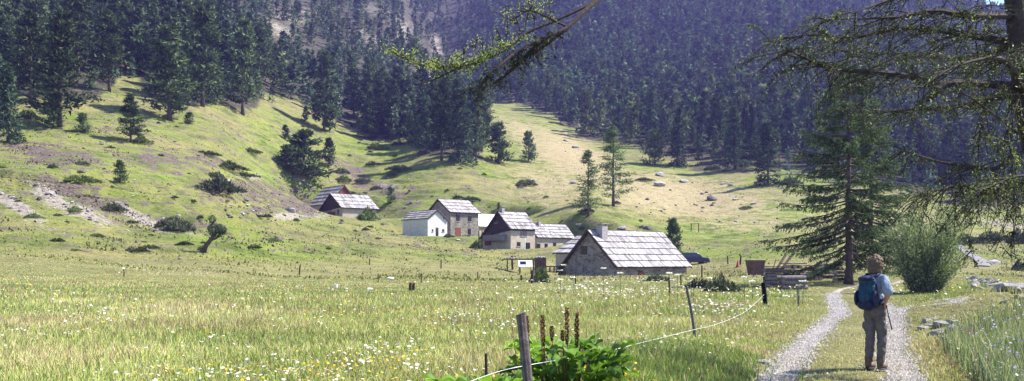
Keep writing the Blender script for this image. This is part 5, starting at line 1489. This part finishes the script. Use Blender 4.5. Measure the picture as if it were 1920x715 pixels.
    for i, k in enumerate((952, 958, 963, 967)):
        q = at(k, 484, D); o = rock(q.x, q.y, 0.22, 0.6, 'pale flat stone lying on the left end of the plank table', 'stones on the plank table', name='stone'); o.location.z = z+zt+0.13
    q = at(985, 496, D-3); zz = Hs(q.x, q.y)
    e2 = empty('cold_frame', (q.x, q.y, zz), 0.1, 'white leaning panel with a dark blue square, propped under the plank table', 'cold frame')
    Mx = Matrix.Rotation(R(-38), 3, 'X'); c = EYE+(HY-494.5)/FP*(D-3)-zz
    mb = MB(); mb.box((0, 0, c), (25*s, 0.05, 1.0), Mx); mb.build('sheet', M['white'], e2)
    mb = MB(); off = Mx @ Vector((-0.28, -0.035, 0.08)); mb.box((off.x, off.y, c+off.z), (11*s, 0.02, 0.5), Mx); mb.build('window', M['carpaint'], e2)
    for k in (-1, 1): mb = MB(); mb.tube([(k*0.7, 0.35, -0.2), (k*0.7, 0.25, c+0.3)], 0.04, 5); mb.build('prop', M['darkwood'], e2)
    q = at(1013, 502, D-1); zz = Hs(q.x, q.y); zt = EYE+(HY-484)/FP*(D-1)-zz
    g = random.Random(9); mb = MB()
    for j in range(6):
        for i in range(4):
            mb.box(((i-1.5)*0.38+g.uniform(-.03, .03), -0.38, (j+.5)*zt/6), (0.36*g.uniform(.9, 1.0), 0.35, zt/6*0.95), Matrix.Rotation(g.uniform(-.05, .05), 3, 'Y')); mb.box(((i-1.5)*0.38+g.uniform(-.03, .03), 0.1, (j+.5)*zt/6), (0.36*g.uniform(.9, 1.0), 0.6, zt/6*0.95))
    mb.box((0, 0, zt*0.45-0.1), (1.4, 0.8, zt*0.9+0.1))
    tag(mb.build('stone_pillar', M['rust'], loc=(q.x, q.y, zz)), 'square brown rubble pillar with pale stones on top, left of the shed', 'pillar')
    for k, l in ((1006,'left'),(1011,'middle'),(1015,'middle'),(1020,'right')):
        qq = at(k, 482, D-1); o = rock(qq.x, qq.y, 0.2, 0.7, 'pale round stone sitting on top of the rubble pillar', 'stones on the rubble pillar', name='stone'); o.location.z = zz+zt+0.1
    q = at(1035, 494, 116); zz = Hs(q.x, q.y); mb = MB(); mb.box((0, 0, 0.7), (1.9, 0.5, 0.14)); 
    for k in range(4): mb.box((-0.8+k*0.53, 0, 0.25), (0.16, 0.4, 0.9))
    tag(mb.build('wooden_trough', M['darkwood'], loc=(q.x, q.y, zz)), 'dark wooden trestle between the rubble pillar and the shed', 'trestle')
    # dark timber shoring leaning at the barn's left corner
    A = at(1041, 522, 106); B = at(1056, 498, 107); mb = MB(); mb.prism([A-A, B-A, at(1062, 522, 107)-A], (0.1, 0.5, 0.0)); tag(mb.build('timber_prop', M['darkwood'], loc=A), 'dark timber boards leaning against the left foot of the big barn gable', 'boards')
    # things before the houses
    for px0, px1, py, D_, lab in ((866,882,444,176,'pale plank lying before the stone house door'),(742,758,430,176,'pale pole lying left of the white house')):
        A = at(px0, py, D_); B = at(px1, py-1, D_); mb = MB(); mb.tube([(0, 0, 0), B-A], 0.11, 6); A.z = Hs(A.x, A.y)+0.25
        tag(mb.build('plank', M['greywood'], loc=A, col=True), lab, 'plank')
    A = at(984, 466, 149); A.z = Hs(A.x, A.y); mb = MB(); mb.tube([(0, 0, 0), (0, 0, EYE+(HY-446)/FP*149-A.z)], 0.09, 8); tag(mb.build('white_pole', M['white'], loc=A), 'short white pole standing before the balcony house door', 'pole')
    # foreground rocks
    for px, py, w, fl, lab in ((1430,681,34,.35,'flat white stone lying in the grass at the left edge of the track'),(1738,604,18,.6,'round pale stone, topmost of the rubble heap by the track'),(1765,612,34,.45,'pale slab in the middle of the rubble heap by the track'),
                               (1786,606,30,.35,'long thin pale slab on the upper right of the rubble heap'),(1793,622,40,.55,'largest grey stone at the right end of the rubble heap'),(1758,628,40,.35,'flat grey stone below the middle of the rubble heap'),
                               (1780,640,34,.35,'flat pale stone at the lower edge of the rubble heap'),(1812,636,22,.4,'pale stone right of the largest stone of the rubble heap'),(1731,618,20,.5,'small pale stone at the left end of the rubble heap'),
                               (1745,612,16,.5,'small dark stone left in the rubble heap'),(1752,600,12,.5,'small stone above the rubble heap'),(1800,645,18,.4,'small pale stone below the largest one')):
        x, y, z = ground_at(px, py, 6); rock(x, y, w/FP*y/2, fl, lab, asp=1.15)
    g = random.Random(21)
    for i in range(280):
        y = math.exp(g.uniform(math.log(18), math.log(70))); x = 0.497*y+1.0+abs(g.gauss(0.9, 0.9))
        if 960+FP*x/y > 1990: continue
        o = rock(x, y, g.uniform(0.06, 0.20)*(1.0 if i % 9 else 1.5)*(0.7+0.3*min(1, y/40)), g.uniform(0.25, 0.55), 'angular pale slab lying in the stony bank at the right of the track', 'slabs of the stony bank', tilt=0.6, asp=g.uniform(1.1, 1.9), dark=2, name='rock')
    x, y, z = ground_at(1905, 655, 6); rock(x, y, 0.30, 0.45, 'long white slab at the right edge of the picture near the track', asp=1.5, rz=-0.9, tilt=0.1)
    for i in range(110):
        rp = g.choice([RUT_L, RUT_R]); a = rp[g.randrange(3, 36)]; x, y = a[0]+g.gauss(0, .3), a[1]+g.uniform(-1, 1)
        if y < 8 or y > 34: continue
        rock(x, y, g.uniform(0.02, 0.055), 0.6, 'loose pebble lying on the gravel wheel tracks', 'pebbles on the wheel tracks', name='pebble')
    # pink thistle
    x, y, z = ground_at(1822, 650, 6); mb = MB(); p = at(1820, 622, y); mb.tube([(0, 0, 0), (p.x-x, 0, p.z-z)], 0.006, 5, (0.15, 0.2, 0.06)); e = tag(mb.build('thistle', M['grass'], loc=(x, y, z), col=True), 'single pink thistle flower on the right bank', 'flower')
    n = 90; a = rng.normal(0, 1, (n, 3)); a /= np.linalg.norm(a, axis=1)[:, None]; a[:, 2] = np.abs(a[:, 2]); v, f, c = leaf_tris(np.tile([[p.x-x, 0, p.z-z-0.02]], (n, 1)), a, np.full(n, 0.07), np.full(n, 0.02), np.full((n, 3), 1.0)*np.array([0.65, 0.2, 0.55])); link('flower_head', np_mesh('flower_head', v, f, M['petal'], c), e)

def build_car():
    D = 131.0; xr = (1328-960)/FP*D; L = 4.1; z = Hs(xr-2, D)
    e = empty('parked_car', (xr-L/2, D, z), R(12), 'dark blue car parked half hidden behind the right end of the big barn', 'car')
    prof = [(-2.05,.45),(-2.05,.95),(-1.9,1.05),(-1.75,1.62),(-1.5,1.74),(0.1,1.72),(0.35,1.62),(0.95,1.08),(1.75,.98),(2.02,.85),(2.05,.45),(1.75,.32),(-1.8,.32)]
    mb = MB(); W = 0.84
    n = len(prof)
    inner = [(x, -W, z_) for x, z_ in prof]
    vs = []
    for k, w in ((0, -W), (1, W)):
        for x, z_ in prof: vs.append((x, w*(0.86 if z_ > 1.2 else 1.0), z_))
    fs = [tuple(range(n)), tuple(range(n, 2*n))[::-1]]+[(i, n+i, n+(i+1) % n, (i+1) % n) for i in range(n)]
    mb.add(vs, fs); o = mb.build('body', M['carpaint'], e)
    bv = o.modifiers.new('bevel', 'BEVEL'); bv.width = 0.05; bv.segments = 2; bv.limit_method = 'ANGLE'
    def sidewin(pts):
        for sg in (-1, 1):
            m = MB(); m.prism([(x, sg*(W*(0.86+(1.62-z_)*0.22)+0.012), z_) for x, z_ in pts], (0, sg*0.012, 0)); m.build('side_window', M['glass'], e)
    sidewin([(-1.6,1.12),(-1.5,1.60),(-0.85,1.62),(-0.85,1.12)]); sidewin([(-0.75,1.12),(-0.75,1.62),(0.05,1.62),(0.28,1.52),(0.68,1.12)])
    m = MB(); m.add([(0.97, -.68, 1.10), (0.97, .68, 1.10), (0.40, .62, 1.605), (0.40, -.62, 1.605)], ((0, 1, 2, 3),)); m.prism([(0.99,-.68,1.10),(0.99,.68,1.10),(0.42,.62,1.605),(0.42,-.62,1.605)], (0.012, 0, 0.012)); m.build('windscreen', M['glass'], e)
    for sx in (-1.25, 1.3):
        for sg in (-1, 1):
            t = MB(); t.tube([(sx, sg*0.66, 0.33), (sx, sg*0.86, 0.33)], 0.33, 18); w = t.build('wheel', M['black'], e); t = MB(); t.tube([(sx, sg*0.80, 0.33), (sx, sg*0.875, 0.33)], 0.19, 14); t.build('rim', M['metal'], w)
    for sg in (-1, 1):
        t = MB(); t.ellipsoid((1.98, sg*0.6, 0.78), (0.1, 0.16, 0.09)); t.build('headlight', M['lamp'], e); t = MB(); t.box((0.6, sg*0.95, 1.12), (0.12, 0.2, 0.14)); t.build('mirror', M['carpaint'], e)
    t = MB(); t.box((2.08, 0, 0.42), (0.1, 1.6, 0.18)); t.build('bumper', M['black'], e)

# ------------------------------------------------------------------ dock plant
def build_dock():
    def leafblade(mb, base, az, up, L, W, col, g):
        d = Vector((math.cos(az), math.sin(az), 0)); side = Vector((-d.y, d.x, 0)); n = 6; rows = []
        for i in range(n+1):
            t = i/n; c = Vector(base)+d*(L*t*math.cos(up))+Vector((0, 0, L*math.sin(up)*t-0.45*L*t*t)); w = W*math.sin(math.pi*min(1, t*0.92+0.06))**0.7*0.5
            wv = 0.02*math.sin(t*9+az); rows.append((c-side*w+Vector((0, 0, 0.03*w/W+wv)), c+Vector((0, 0, -0.02)), c+side*w+Vector((0, 0, 0.03*w/W-wv))))
        vs = [p for r in rows for p in r]; fs = []
        for i in range(n):
            for k in (0, 1): fs.append((i*3+k, i*3+k+1, (i+1)*3+k+1, (i+1)*3+k))
        mb.add(vs, fs, col)
    for (cx, cy, sp, nl, lab, stalks) in ((1.05, 10.6, 0.55, 190, 'clump of dock with broad glossy leaves and brown seed spikes beside the foreground post', True), (-0.30, 9.4, 0.38, 60, 'low clump of broad dock leaves at the bottom edge left of the foreground post', False)):
        g = random.Random(int(cy*10)); z = Hs(cx, cy); e = empty('dock_plant', (cx-0.42*stalks, cy, z), 0, lab, 'dock plant')
        mb = MB(); cxx = 0.0
        for i in range(nl):
            a = g.uniform(0, 6.28); q = math.sqrt(g.random())*sp; b = (q*math.cos(a)*1.25, q*math.sin(a), g.uniform(0.12, 0.62 if stalks else 0.34)); mb.tube([(b[0]*0.5, b[1]*0.5, 0), b], 0.006, 4, (0.12, 0.2, 0.04))
            t = g.uniform(0.7, 1.3); leafblade(mb, b, a+g.uniform(-.8, .8), g.uniform(0.15, 1.1), g.uniform(0.18, 0.34), g.uniform(0.10, 0.19), (0.17*t, 0.30*t, 0.045*t), g)
        mb.build('leaves', M['leaf'], e, smooth=True, col=True)
        if stalks:
            for px, pt, big in ((1017,592,1),(1063,577,1.2),(1082,588,1.1),(1034,612,.5),(987,593,1),(1012,590,0.25),(1055,620,.35),(1102,640,0.4),(960,610,.3)):
                D = 10.3+g.uniform(-.2, .3); tp = at(px, pt, D)-Vector(e.location); m = MB(); bz = Vector((tp.x*0.85+0.0, tp.y, 0))
                m.tube([bz, bz.lerp(tp, .5)+Vector((0.01, 0, 0)), tp], [0.008, 0.006, 0.003], 5); st = m.build('seed_stalk', M['redwood'], e)
                if big > 0.3:
                    n = int(420*big); t = rng.uniform(0, 1, n); Lh = 0.36*big; r = 0.026*np.sin(np.pi*np.clip(t*0.9+0.08, 0, 1))**0.6*(0.7+0.3*np.sin(t*40)); an = rng.uniform(0, 6.28, n)
                    Pp = np.stack([tp.x+np.cos(an)*r*0.7+(bz.x-tp.x)*t*0.3, tp.y+np.sin(an)*r*0.7, tp.z-t*Lh], 1); dv = np.stack([np.cos(an), np.sin(an), rng.uniform(0.2, 1.2, n)], 1); dv /= np.linalg.norm(dv, axis=1)[:, None]
                    k = rng.uniform(0, 1, (n, 1)); v, f, c = leaf_tris(Pp, dv, np.full(n, 0.024), np.full(n, 0.014), np.array([0.06, 0.03, 0.018])*(1-k)+np.array([0.17, 0.09, 0.04])*k); link('seed_head', np_mesh('seed_head', v, f, M['pine'], c), st)

def build_weeds():
    """tall weeds on the right bank"""
    mbs = []; g = np.random.default_rng(33)
    n = 9000; y = np.exp(g.uniform(math.log(7.5), math.log(16), n)); px = g.uniform(1690, 2000, n); x = (px-960)/FP*y
    k = track_dist(x, y) > 0.75; x, y = x[k], y[k]; n = len(x); px = 960+FP*x/y
    h = g.uniform(0.25, 0.62, n)*(0.8+0.4*vnoise(x*1.5, y*1.5, 4)); base = np.array([(0.16,0.21,0.10),(0.22,0.26,0.13),(0.13,0.16,0.10),(0.34,0.32,0.20)])
    v, f, c = blades(px, y, h, g.uniform(0.008, 0.018, n), base[g.integers(0, 4, n)], 0.3, True)
    tag(link('bank_weeds', np_mesh('bank_weeds', v, f, M['grass'], c)), 'tall grey green weeds at the lower right beside the track', 'weeds', kind='stuff')
    Z = H(x, y); m = g.random(n) < 0.09; xs, ys, zs, hs = x[m], y[m], Z[m], h[m]; q = len(xs)
    V, F, C = discs(xs, ys, zs+hs*0.95, g.uniform(0.008, 0.016, q), np.array([(0.45, 0.42, 0.72)])*g.uniform(.8, 1.1, (q, 1)), 0.6)
    tag(link('violet_wildflowers', np_mesh('violet_wildflowers', V, F, M['petal'], C)), 'pale violet flowers among the weeds at the lower right', 'wildflowers', kind='stuff')

# ------------------------------------------------------------------ hiker
def remesh(name, mb, voxel, mat, parent, smooth_it=4, noise_amp=0.0, noise_sc=8.0, seed=0, loc=(0, 0, 0)):
    me = mb.mesh(name+'_raw', mat, True); o = bpy.data.objects.new(name+'_raw', me); COL.objects.link(o)
    r = o.modifiers.new('r', 'REMESH'); r.mode = 'VOXEL'; r.voxel_size = voxel
    s = o.modifiers.new('s', 'SMOOTH'); s.iterations = smooth_it; s.factor = 0.5
    dg = bpy.context.evaluated_depsgraph_get(); dg.update()
    out = bpy.data.meshes.new_from_object(o.evaluated_get(dg)); out.name = name
    bpy.data.objects.remove(o); bpy.data.meshes.remove(me)
    if noise_amp:
        out.update(); nr = [Vector(v.normal) for v in out.vertices]
        for v, q in zip(out.vertices, nr):
            k = mnoise.noise(Vector((v.co.x*noise_sc, v.co.y*noise_sc, v.co.z*noise_sc*1.6+seed)))+0.5*mnoise.noise(v.co*noise_sc*2.5+Vector((seed, 0, 0)))
            v.co += q*k*noise_amp
    out.polygons.foreach_set('use_smooth', np.ones(len(out.polygons), dtype=bool))
    out.materials.clear(); out.materials.append(mat); out.update()
    return link(name, out, parent, loc)

def limb(mb, pts, rad):
    mb.tube(pts, rad, 12)
    for p, r in zip(pts, rad): mb.ellipsoid(p, (r, r, r), 12, 8)

def build_person():
    D = 13.3; px = 1640; x = (px-960)/FP*D; z = Hs(x, D)+0.03
    a = R(54)
    # local frame: +Y is where the body faces, +X is the person's right
    e = empty('person', (x, D, z), -a, 'hiker from behind, brown curly hair, pale blue T-shirt, brown trousers, right hand on hip', 'person')
    e.scale = (0.88, 0.92, 1.0)
    sk = MB()
    # body skin: head, neck, torso, arms, hands, legs
    sk.ellipsoid((0, 0.045, 1.555), (0.072, 0.090, 0.110)); sk.ellipsoid((0, 0.085, 1.50), (0.045, 0.05, 0.045))
    sk.ellipsoid((0, 0.142, 1.545), (0.012, 0.022, 0.022)); sk.ellipsoid((0, 0.13, 1.50), (0.022, 0.012, 0.01))
    for s in (-1, 1): sk.ellipsoid((s*0.073, 0.04, 1.545), (0.012, 0.02, 0.032))
    sk.tube([(0, 0.0, 1.36), (0, 0.03, 1.48)], [0.062, 0.05], 12)
    sk.ellipsoid((0, -0.01, 1.22), (0.155, 0.105, 0.19)); sk.ellipsoid((0, 0, 1.0), (0.145, 0.10, 0.16)); sk.ellipsoid((0, 0, 1.36), (0.17, 0.075, 0.06))
    Sr, El, Wr = Vector((0.185, -0.01, 1.345)), Vector((0.335, -0.13, 1.135)), Vector((0.20, -0.02, 0.985))
    limb(sk, [Sr, (Sr+El)/2, El], [0.052, 0.046, 0.038]); limb(sk, [El, (El+Wr)/2, Wr], [0.038, 0.036, 0.026])
    Sl, Ell, Wl = Vector((-0.185, 0, 1.345)), Vector((-0.27, 0.02, 1.09)), Vector((-0.17, 0.19, 1.03))
    limb(sk, [Sl, (Sl+Ell)/2, Ell], [0.052, 0.046, 0.038]); limb(sk, [Ell, (Ell+Wl)/2, Wl], [0.038, 0.036, 0.026])
    def hand(w, d, up, side):
        d = d.normalized(); side = side.normalized(); palm = w+d*0.05
        sk.tube([w, palm, w+d*0.09], [0.024, 0.032, 0.034], 10)
        for i in range(4):
            b = w+d*0.085+side*(i-1.5)*0.019; l = (0.062, 0.072, 0.068, 0.052)[i]; c = up*0.4
            m = b+(d+c*0.3).normalized()*l*0.5; t = m+(d+c).normalized()*l*0.5; limb(sk, [b, m, t], [0.0095, 0.009, 0.0075])
        t0 = w+d*0.03-side*0.03; limb(sk, [t0, t0-side*0.025+d*0.03, t0-side*0.03+d*0.06], [0.012, 0.010, 0.008])
    hand(Wr, Vector((-0.25, 0.75, -0.45)), Vector((-0.5, 0, -0.3)), Vector((0.0, 0.5, 1)))
    hand(Wl, Vector((0.5, 0.55, -0.1)), Vector((0.3, -0.4, -0.1)), Vector((0, 0.1, 1)))
    legs = []
    for s, fy, kx in ((-1, -0.02, 0.0), (1, 0.06, 0.01)):
        Hp, Kn, An = Vector((s*0.085, 0, 0.90)), Vector((s*0.09+kx, 0.02+fy*0.5, 0.48)), Vector((s*0.085, fy-0.02, 0.09))
        legs.append((Hp, Kn, An)); limb(sk, [Hp, (Hp+Kn)/2, Kn], [0.085, 0.072, 0.055]); limb(sk, [Kn, (Kn*0.6+An*0.4), An], [0.052, 0.054, 0.036])
        sk.ellipsoid(An+Vector((0, 0.05, -0.045)), (0.04, 0.11, 0.035))
    remesh('body', sk, 0.007, M['skin'], e, 3)
    for s in (-1, 1): m = MB(); m.ellipsoid((s*0.030, 0.126, 1.565), (0.010, 0.008, 0.008)); m.build('eye', M['black'], e)
    # T-shirt
    sh = MB(); sh.ellipsoid((0, -0.01, 1.24), (0.185, 0.13, 0.20)); sh.ellipsoid((0, 0, 1.05), (0.175, 0.125, 0.15)); sh.ellipsoid((0, 0, 1.365), (0.185, 0.088, 0.062))
    limb(sh, [Sr, Sr.lerp(El, .45), Sr.lerp(El, .82)], [0.068, 0.078, 0.085]); limb(sh, [Sl, Sl.lerp(Ell, .5), Sl.lerp(Ell, .8)], [0.068, 0.075, 0.08])
    remesh('t_shirt', sh, 0.009, M['shirt'], e, 4, 0.010, 11)
    # trousers
    tr = MB(); tr.ellipsoid((0, 0.0, 0.96), (0.168, 0.125, 0.12)); tr.ellipsoid((0, -0.02, 0.86), (0.17, 0.135, 0.12))
    for Hp, Kn, An in legs:
        limb(tr, [Hp, (Hp+Kn)/2, Kn, Kn.lerp(An, .5), Kn.lerp(An, .88)], [0.098, 0.092, 0.080, 0.076, 0.068])
        s = 1 if Hp.x > 0 else -1; tr.ellipsoid(((Hp+Kn)/2+Vector((s*0.085, -0.01, -0.05))), (0.035, 0.06, 0.085))
    remesh('trousers', tr, 0.010, M['trousers'], e, 3, 0.018, 9, 3)
    for Hp, Kn, An in legs:
        m = MB(); m.ellipsoid(An+Vector((0, 0.055, -0.052)), (0.050, 0.140, 0.040)); m.tube([An+Vector((0, -0.01, -0.04)), An+Vector((0, -0.015, 0.10))], [0.056, 0.060], 12); m.ellipsoid(An+Vector((0, -0.02, -0.045)), (0.05, 0.055, 0.045)); b = remesh('boot', m, 0.008, M['boots'], e, 2)
        m = MB(); m.ellipsoid(An+Vector((0, 0.035, -0.088)), (0.052, 0.155, 0.018)); m.build('sole', M['black'], b)
    # curly hair
    hr = MB(); g = random.Random(4)
    for i in range(130):
        th = g.uniform(0, 6.28); ph = math.acos(g.uniform(-0.75, 1)); d = Vector((math.sin(ph)*math.cos(th), math.sin(ph)*math.sin(th), math.cos(ph)))
        if d.y > 0.45 and d.z < 0.55: continue
        c = Vector((0, 0.025, 1.565))+Vector((d.x*0.098, d.y*0.108, d.z*0.113)); r = g.uniform(0.022, 0.04); hr.ellipsoid(c, (r, r, r*1.15), 8, 6)
    hr.ellipsoid((0, 0.02, 1.59), (0.10, 0.105, 0.105)); hr.ellipsoid((0, -0.03, 1.49), (0.105, 0.075, 0.09)); hr.ellipsoid((0.07, 0.0, 1.48), (0.045, 0.06, 0.07)); hr.ellipsoid((-0.07, 0.0, 1.48), (0.045, 0.06, 0.07))
    h = remesh('hair', hr, 0.008, M['hair'], e, 1, 0.010, 30)
    n = 2200; v = rng.normal(0, 1, (n, 3)); v[:, 2] = v[:, 2]*0.9+0.1; v /= np.linalg.norm(v, axis=1)[:, None]; keep = ~((v[:, 1] > 0.45) & (v[:, 2] < 0.5)); v = v[keep]; n = len(v)
    Pp = np.array([0, 0.02, 1.565])+v*np.array([0.100, 0.110, 0.120]); dv = v*0.6+rng.normal(0, .5, (n, 3)); dv[:, 2] -= 0.8; dv /= np.linalg.norm(dv, axis=1)[:, None]
    kk = rng.uniform(0, 1, (n, 1)); vv, f, c = leaf_tris(Pp, dv, rng.uniform(0.03, 0.06, n), np.full(n, 0.007), np.array([0.14, 0.09, 0.06])*(1-kk)+np.array([0.45, 0.34, 0.24])*kk); link('curls', np_mesh('curls', vv, f, M['petal'], c), h)
    # backpack is a thing of its own
    bp = empty('backpack', tuple(Vector(e.matrix_world.translation)) if False else (x, D, z), -a, 'teal and navy backpack carried on the hiker\'s back', 'backpack'); bp.scale = (0.86, 0.90, 0.98)
    m = MB(); m.ellipsoid((0, -0.21, 1.19), (0.15, 0.10, 0.21)); m.ellipsoid((0, -0.215, 1.08), (0.15, 0.105, 0.14)); m.ellipsoid((0, -0.22, 1.34), (0.15, 0.10, 0.09)); remesh('sack', m, 0.010, M['pack'], bp, 3, 0.010, 9)
    m = MB(); m.ellipsoid((0, -0.31, 1.10), (0.105, 0.05, 0.11)); remesh('front_pocket', m, 0.008, M['pack'], bp, 3, 0.006, 12)
    m = MB(); m.ellipsoid((0, -0.25, 0.985), (0.165, 0.115, 0.085)); m.ellipsoid((0, -0.16, 1.2), (0.16, 0.06, 0.24)); remesh('base_panel', m, 0.010, M['packdark'], bp, 3)
    m = MB(); m.ellipsoid((0, -0.24, 1.375), (0.15, 0.115, 0.05)); remesh('lid', m, 0.009, M['packdark'], bp, 3, 0.006, 10)
    for s in (-1, 1):
        m = MB(); m.ellipsoid((s*0.175, -0.24, 1.08), (0.04, 0.08, 0.12)); m.build('side_pocket', M['packdark'], bp, smooth=True)
        m = MB(); m.tube([(s*0.09, -0.20, 1.38), (s*0.105, -0.06, 1.445), (s*0.11, 0.06, 1.425), (s*0.12, 0.135, 1.30), (s*0.15, 0.10, 1.12), (s*0.17, -0.12, 1.02)], [0.022]*6, 8); m.build('shoulder_strap', M['packdark'], bp, smooth=True)
        m = MB(); m.tube([(s*0.06, -0.33, 1.32), (s*0.06, -0.385, 1.15), (s*0.05, -0.36, 1.0)], [0.008]*3, 6); m.build('compression_strap', M['packdark'], bp)
    m = MB(); m.tube([(0.17*math.cos(t)*1.12, 0.13*math.sin(t)*1.1, 1.0) for t in np.linspace(-2.6, 5.76-2.6+0.5, 22)], [0.018]*22, 8); m.build('hip_belt', M['packdark'], bp, smooth=True)
    # walking stick hanging from the belt at the right
    m = MB(); m.tube([(0.205, -0.0, 1.0), (0.235, 0.02, 0.82), (0.285, 0.05, 0.60)], [0.007, 0.008, 0.012], 6)
    tag(m.build('walking_stick', M['black'], loc=(x, D, z), rot=(0, 0, -a)), 'thin dark stick hanging at the right hip of the hiker', 'stick').scale = (0.88, 0.92, 1.0)

# ------------------------------------------------------------------ light, air, camera
def build_light():
    az, el = R(80), R(50)
    S = Vector((math.sin(az)*math.cos(el), math.cos(az)*math.cos(el), math.sin(el)))
    w = bpy.data.worlds.new('World'); scene.world = w; w.use_nodes = True
    nt = w.node_tree; bg = nt.nodes['Background']; sky = nt.nodes.new('ShaderNodeTexSky'); sky.sky_type = 'NISHITA'; sky.sun_disc = False
    sky.sun_elevation = el; sky.sun_rotation = az; sky.altitude = 1700; sky.air_density = 1.0; sky.dust_density = 0.6
    nt.links.new(sky.outputs[0], bg.inputs['Color']); bg.inputs['Strength'].default_value = 0.13
    l = bpy.data.lights.new('sun', 'SUN'); l.energy = 5.0; l.angle = R(0.5); l.color = (1.0, 0.95, 0.87)
    o = bpy.data.objects.new('sun', l); COL.objects.link(o); o.rotation_euler = S.to_track_quat('Z', 'Y').to_euler()
    c = bpy.data.cameras.new('camera'); c.sensor_width = 36; c.lens = FP/1920*36; c.shift_y = (HY-357.5)/1920; c.clip_end = 6000; c.clip_start = 0.05
    co = bpy.data.objects.new('camera', c); COL.objects.link(co); co.location = (0, 0, EYE); co.rotation_euler = (R(90), 0, 0); scene.camera = co
    vs = scene.view_settings; vs.view_transform = 'Standard'; vs.look = 'None'; vs.gamma = 1; vs.use_curve_mapping = False; vs.exposure = 1.42
    scene.cycles.max_bounces = 6; scene.cycles.volume_bounces = 0; scene.cycles.transparent_max_bounces = 4; scene.cycles.diffuse_bounces = 2; scene.cycles.glossy_bounces = 2

def build_haze():
    mb = MB(); mb.box((0, 100, 500), (5200, 5000, 1300))
    zb = -12.0; top = 350.0
    mb = MB(); mb.box((0, 0, (zb+top)/2), (4600, 4600, top-zb))
    s = NT('air'); v = s.node('ShaderNodeVolumePrincipled'); v.inputs['Color'].default_value = (0.36, 0.31, 1.0, 1); v.inputs['Density'].default_value = HAZE_D
    v.inputs['Anisotropy'].default_value = 0.25; s.link(v.outputs[0], s.out.inputs['Volume'])
    o = mb.build('haze', s.m); tag(o, kind='stuff'); o.display_type = 'WIRE'
HAZE_D = 0.00019

build_light()
make_protos(); make_rocks()
build_houses()
build_ground()
ribbon('wheel_track', RUT_L, 0.22, M['gravel'], seed=1)
ribbon('wheel_track', RUT_R, 0.22, M['gravel'], seed=5)
ribbon('road', ROAD[14:-12], 0.75, M['greygravel'], 0.12, seed=7)
build_vegetation()
spruce((1591-960)/FP*57, 57.0, 14.6, 'tall spruce with drooping boughs behind the hiker, trunk bare near the ground', 3, 5.5, 1.9, 1.15, skirt=1.15)
spruce((1634-960)/FP*62, 62.0, 13.2, 'second spruce close behind the tall one, mostly hidden by its boughs', 8, 3.4, 1.6, 0.8, 0.2)
build_bush()
build_forest()
build_larch()
build_small()
build_car()
build_dock()
build_person()
build_grass()
build_flowers()
build_weeds()
build_heath()
build_gravel()
build_haze()
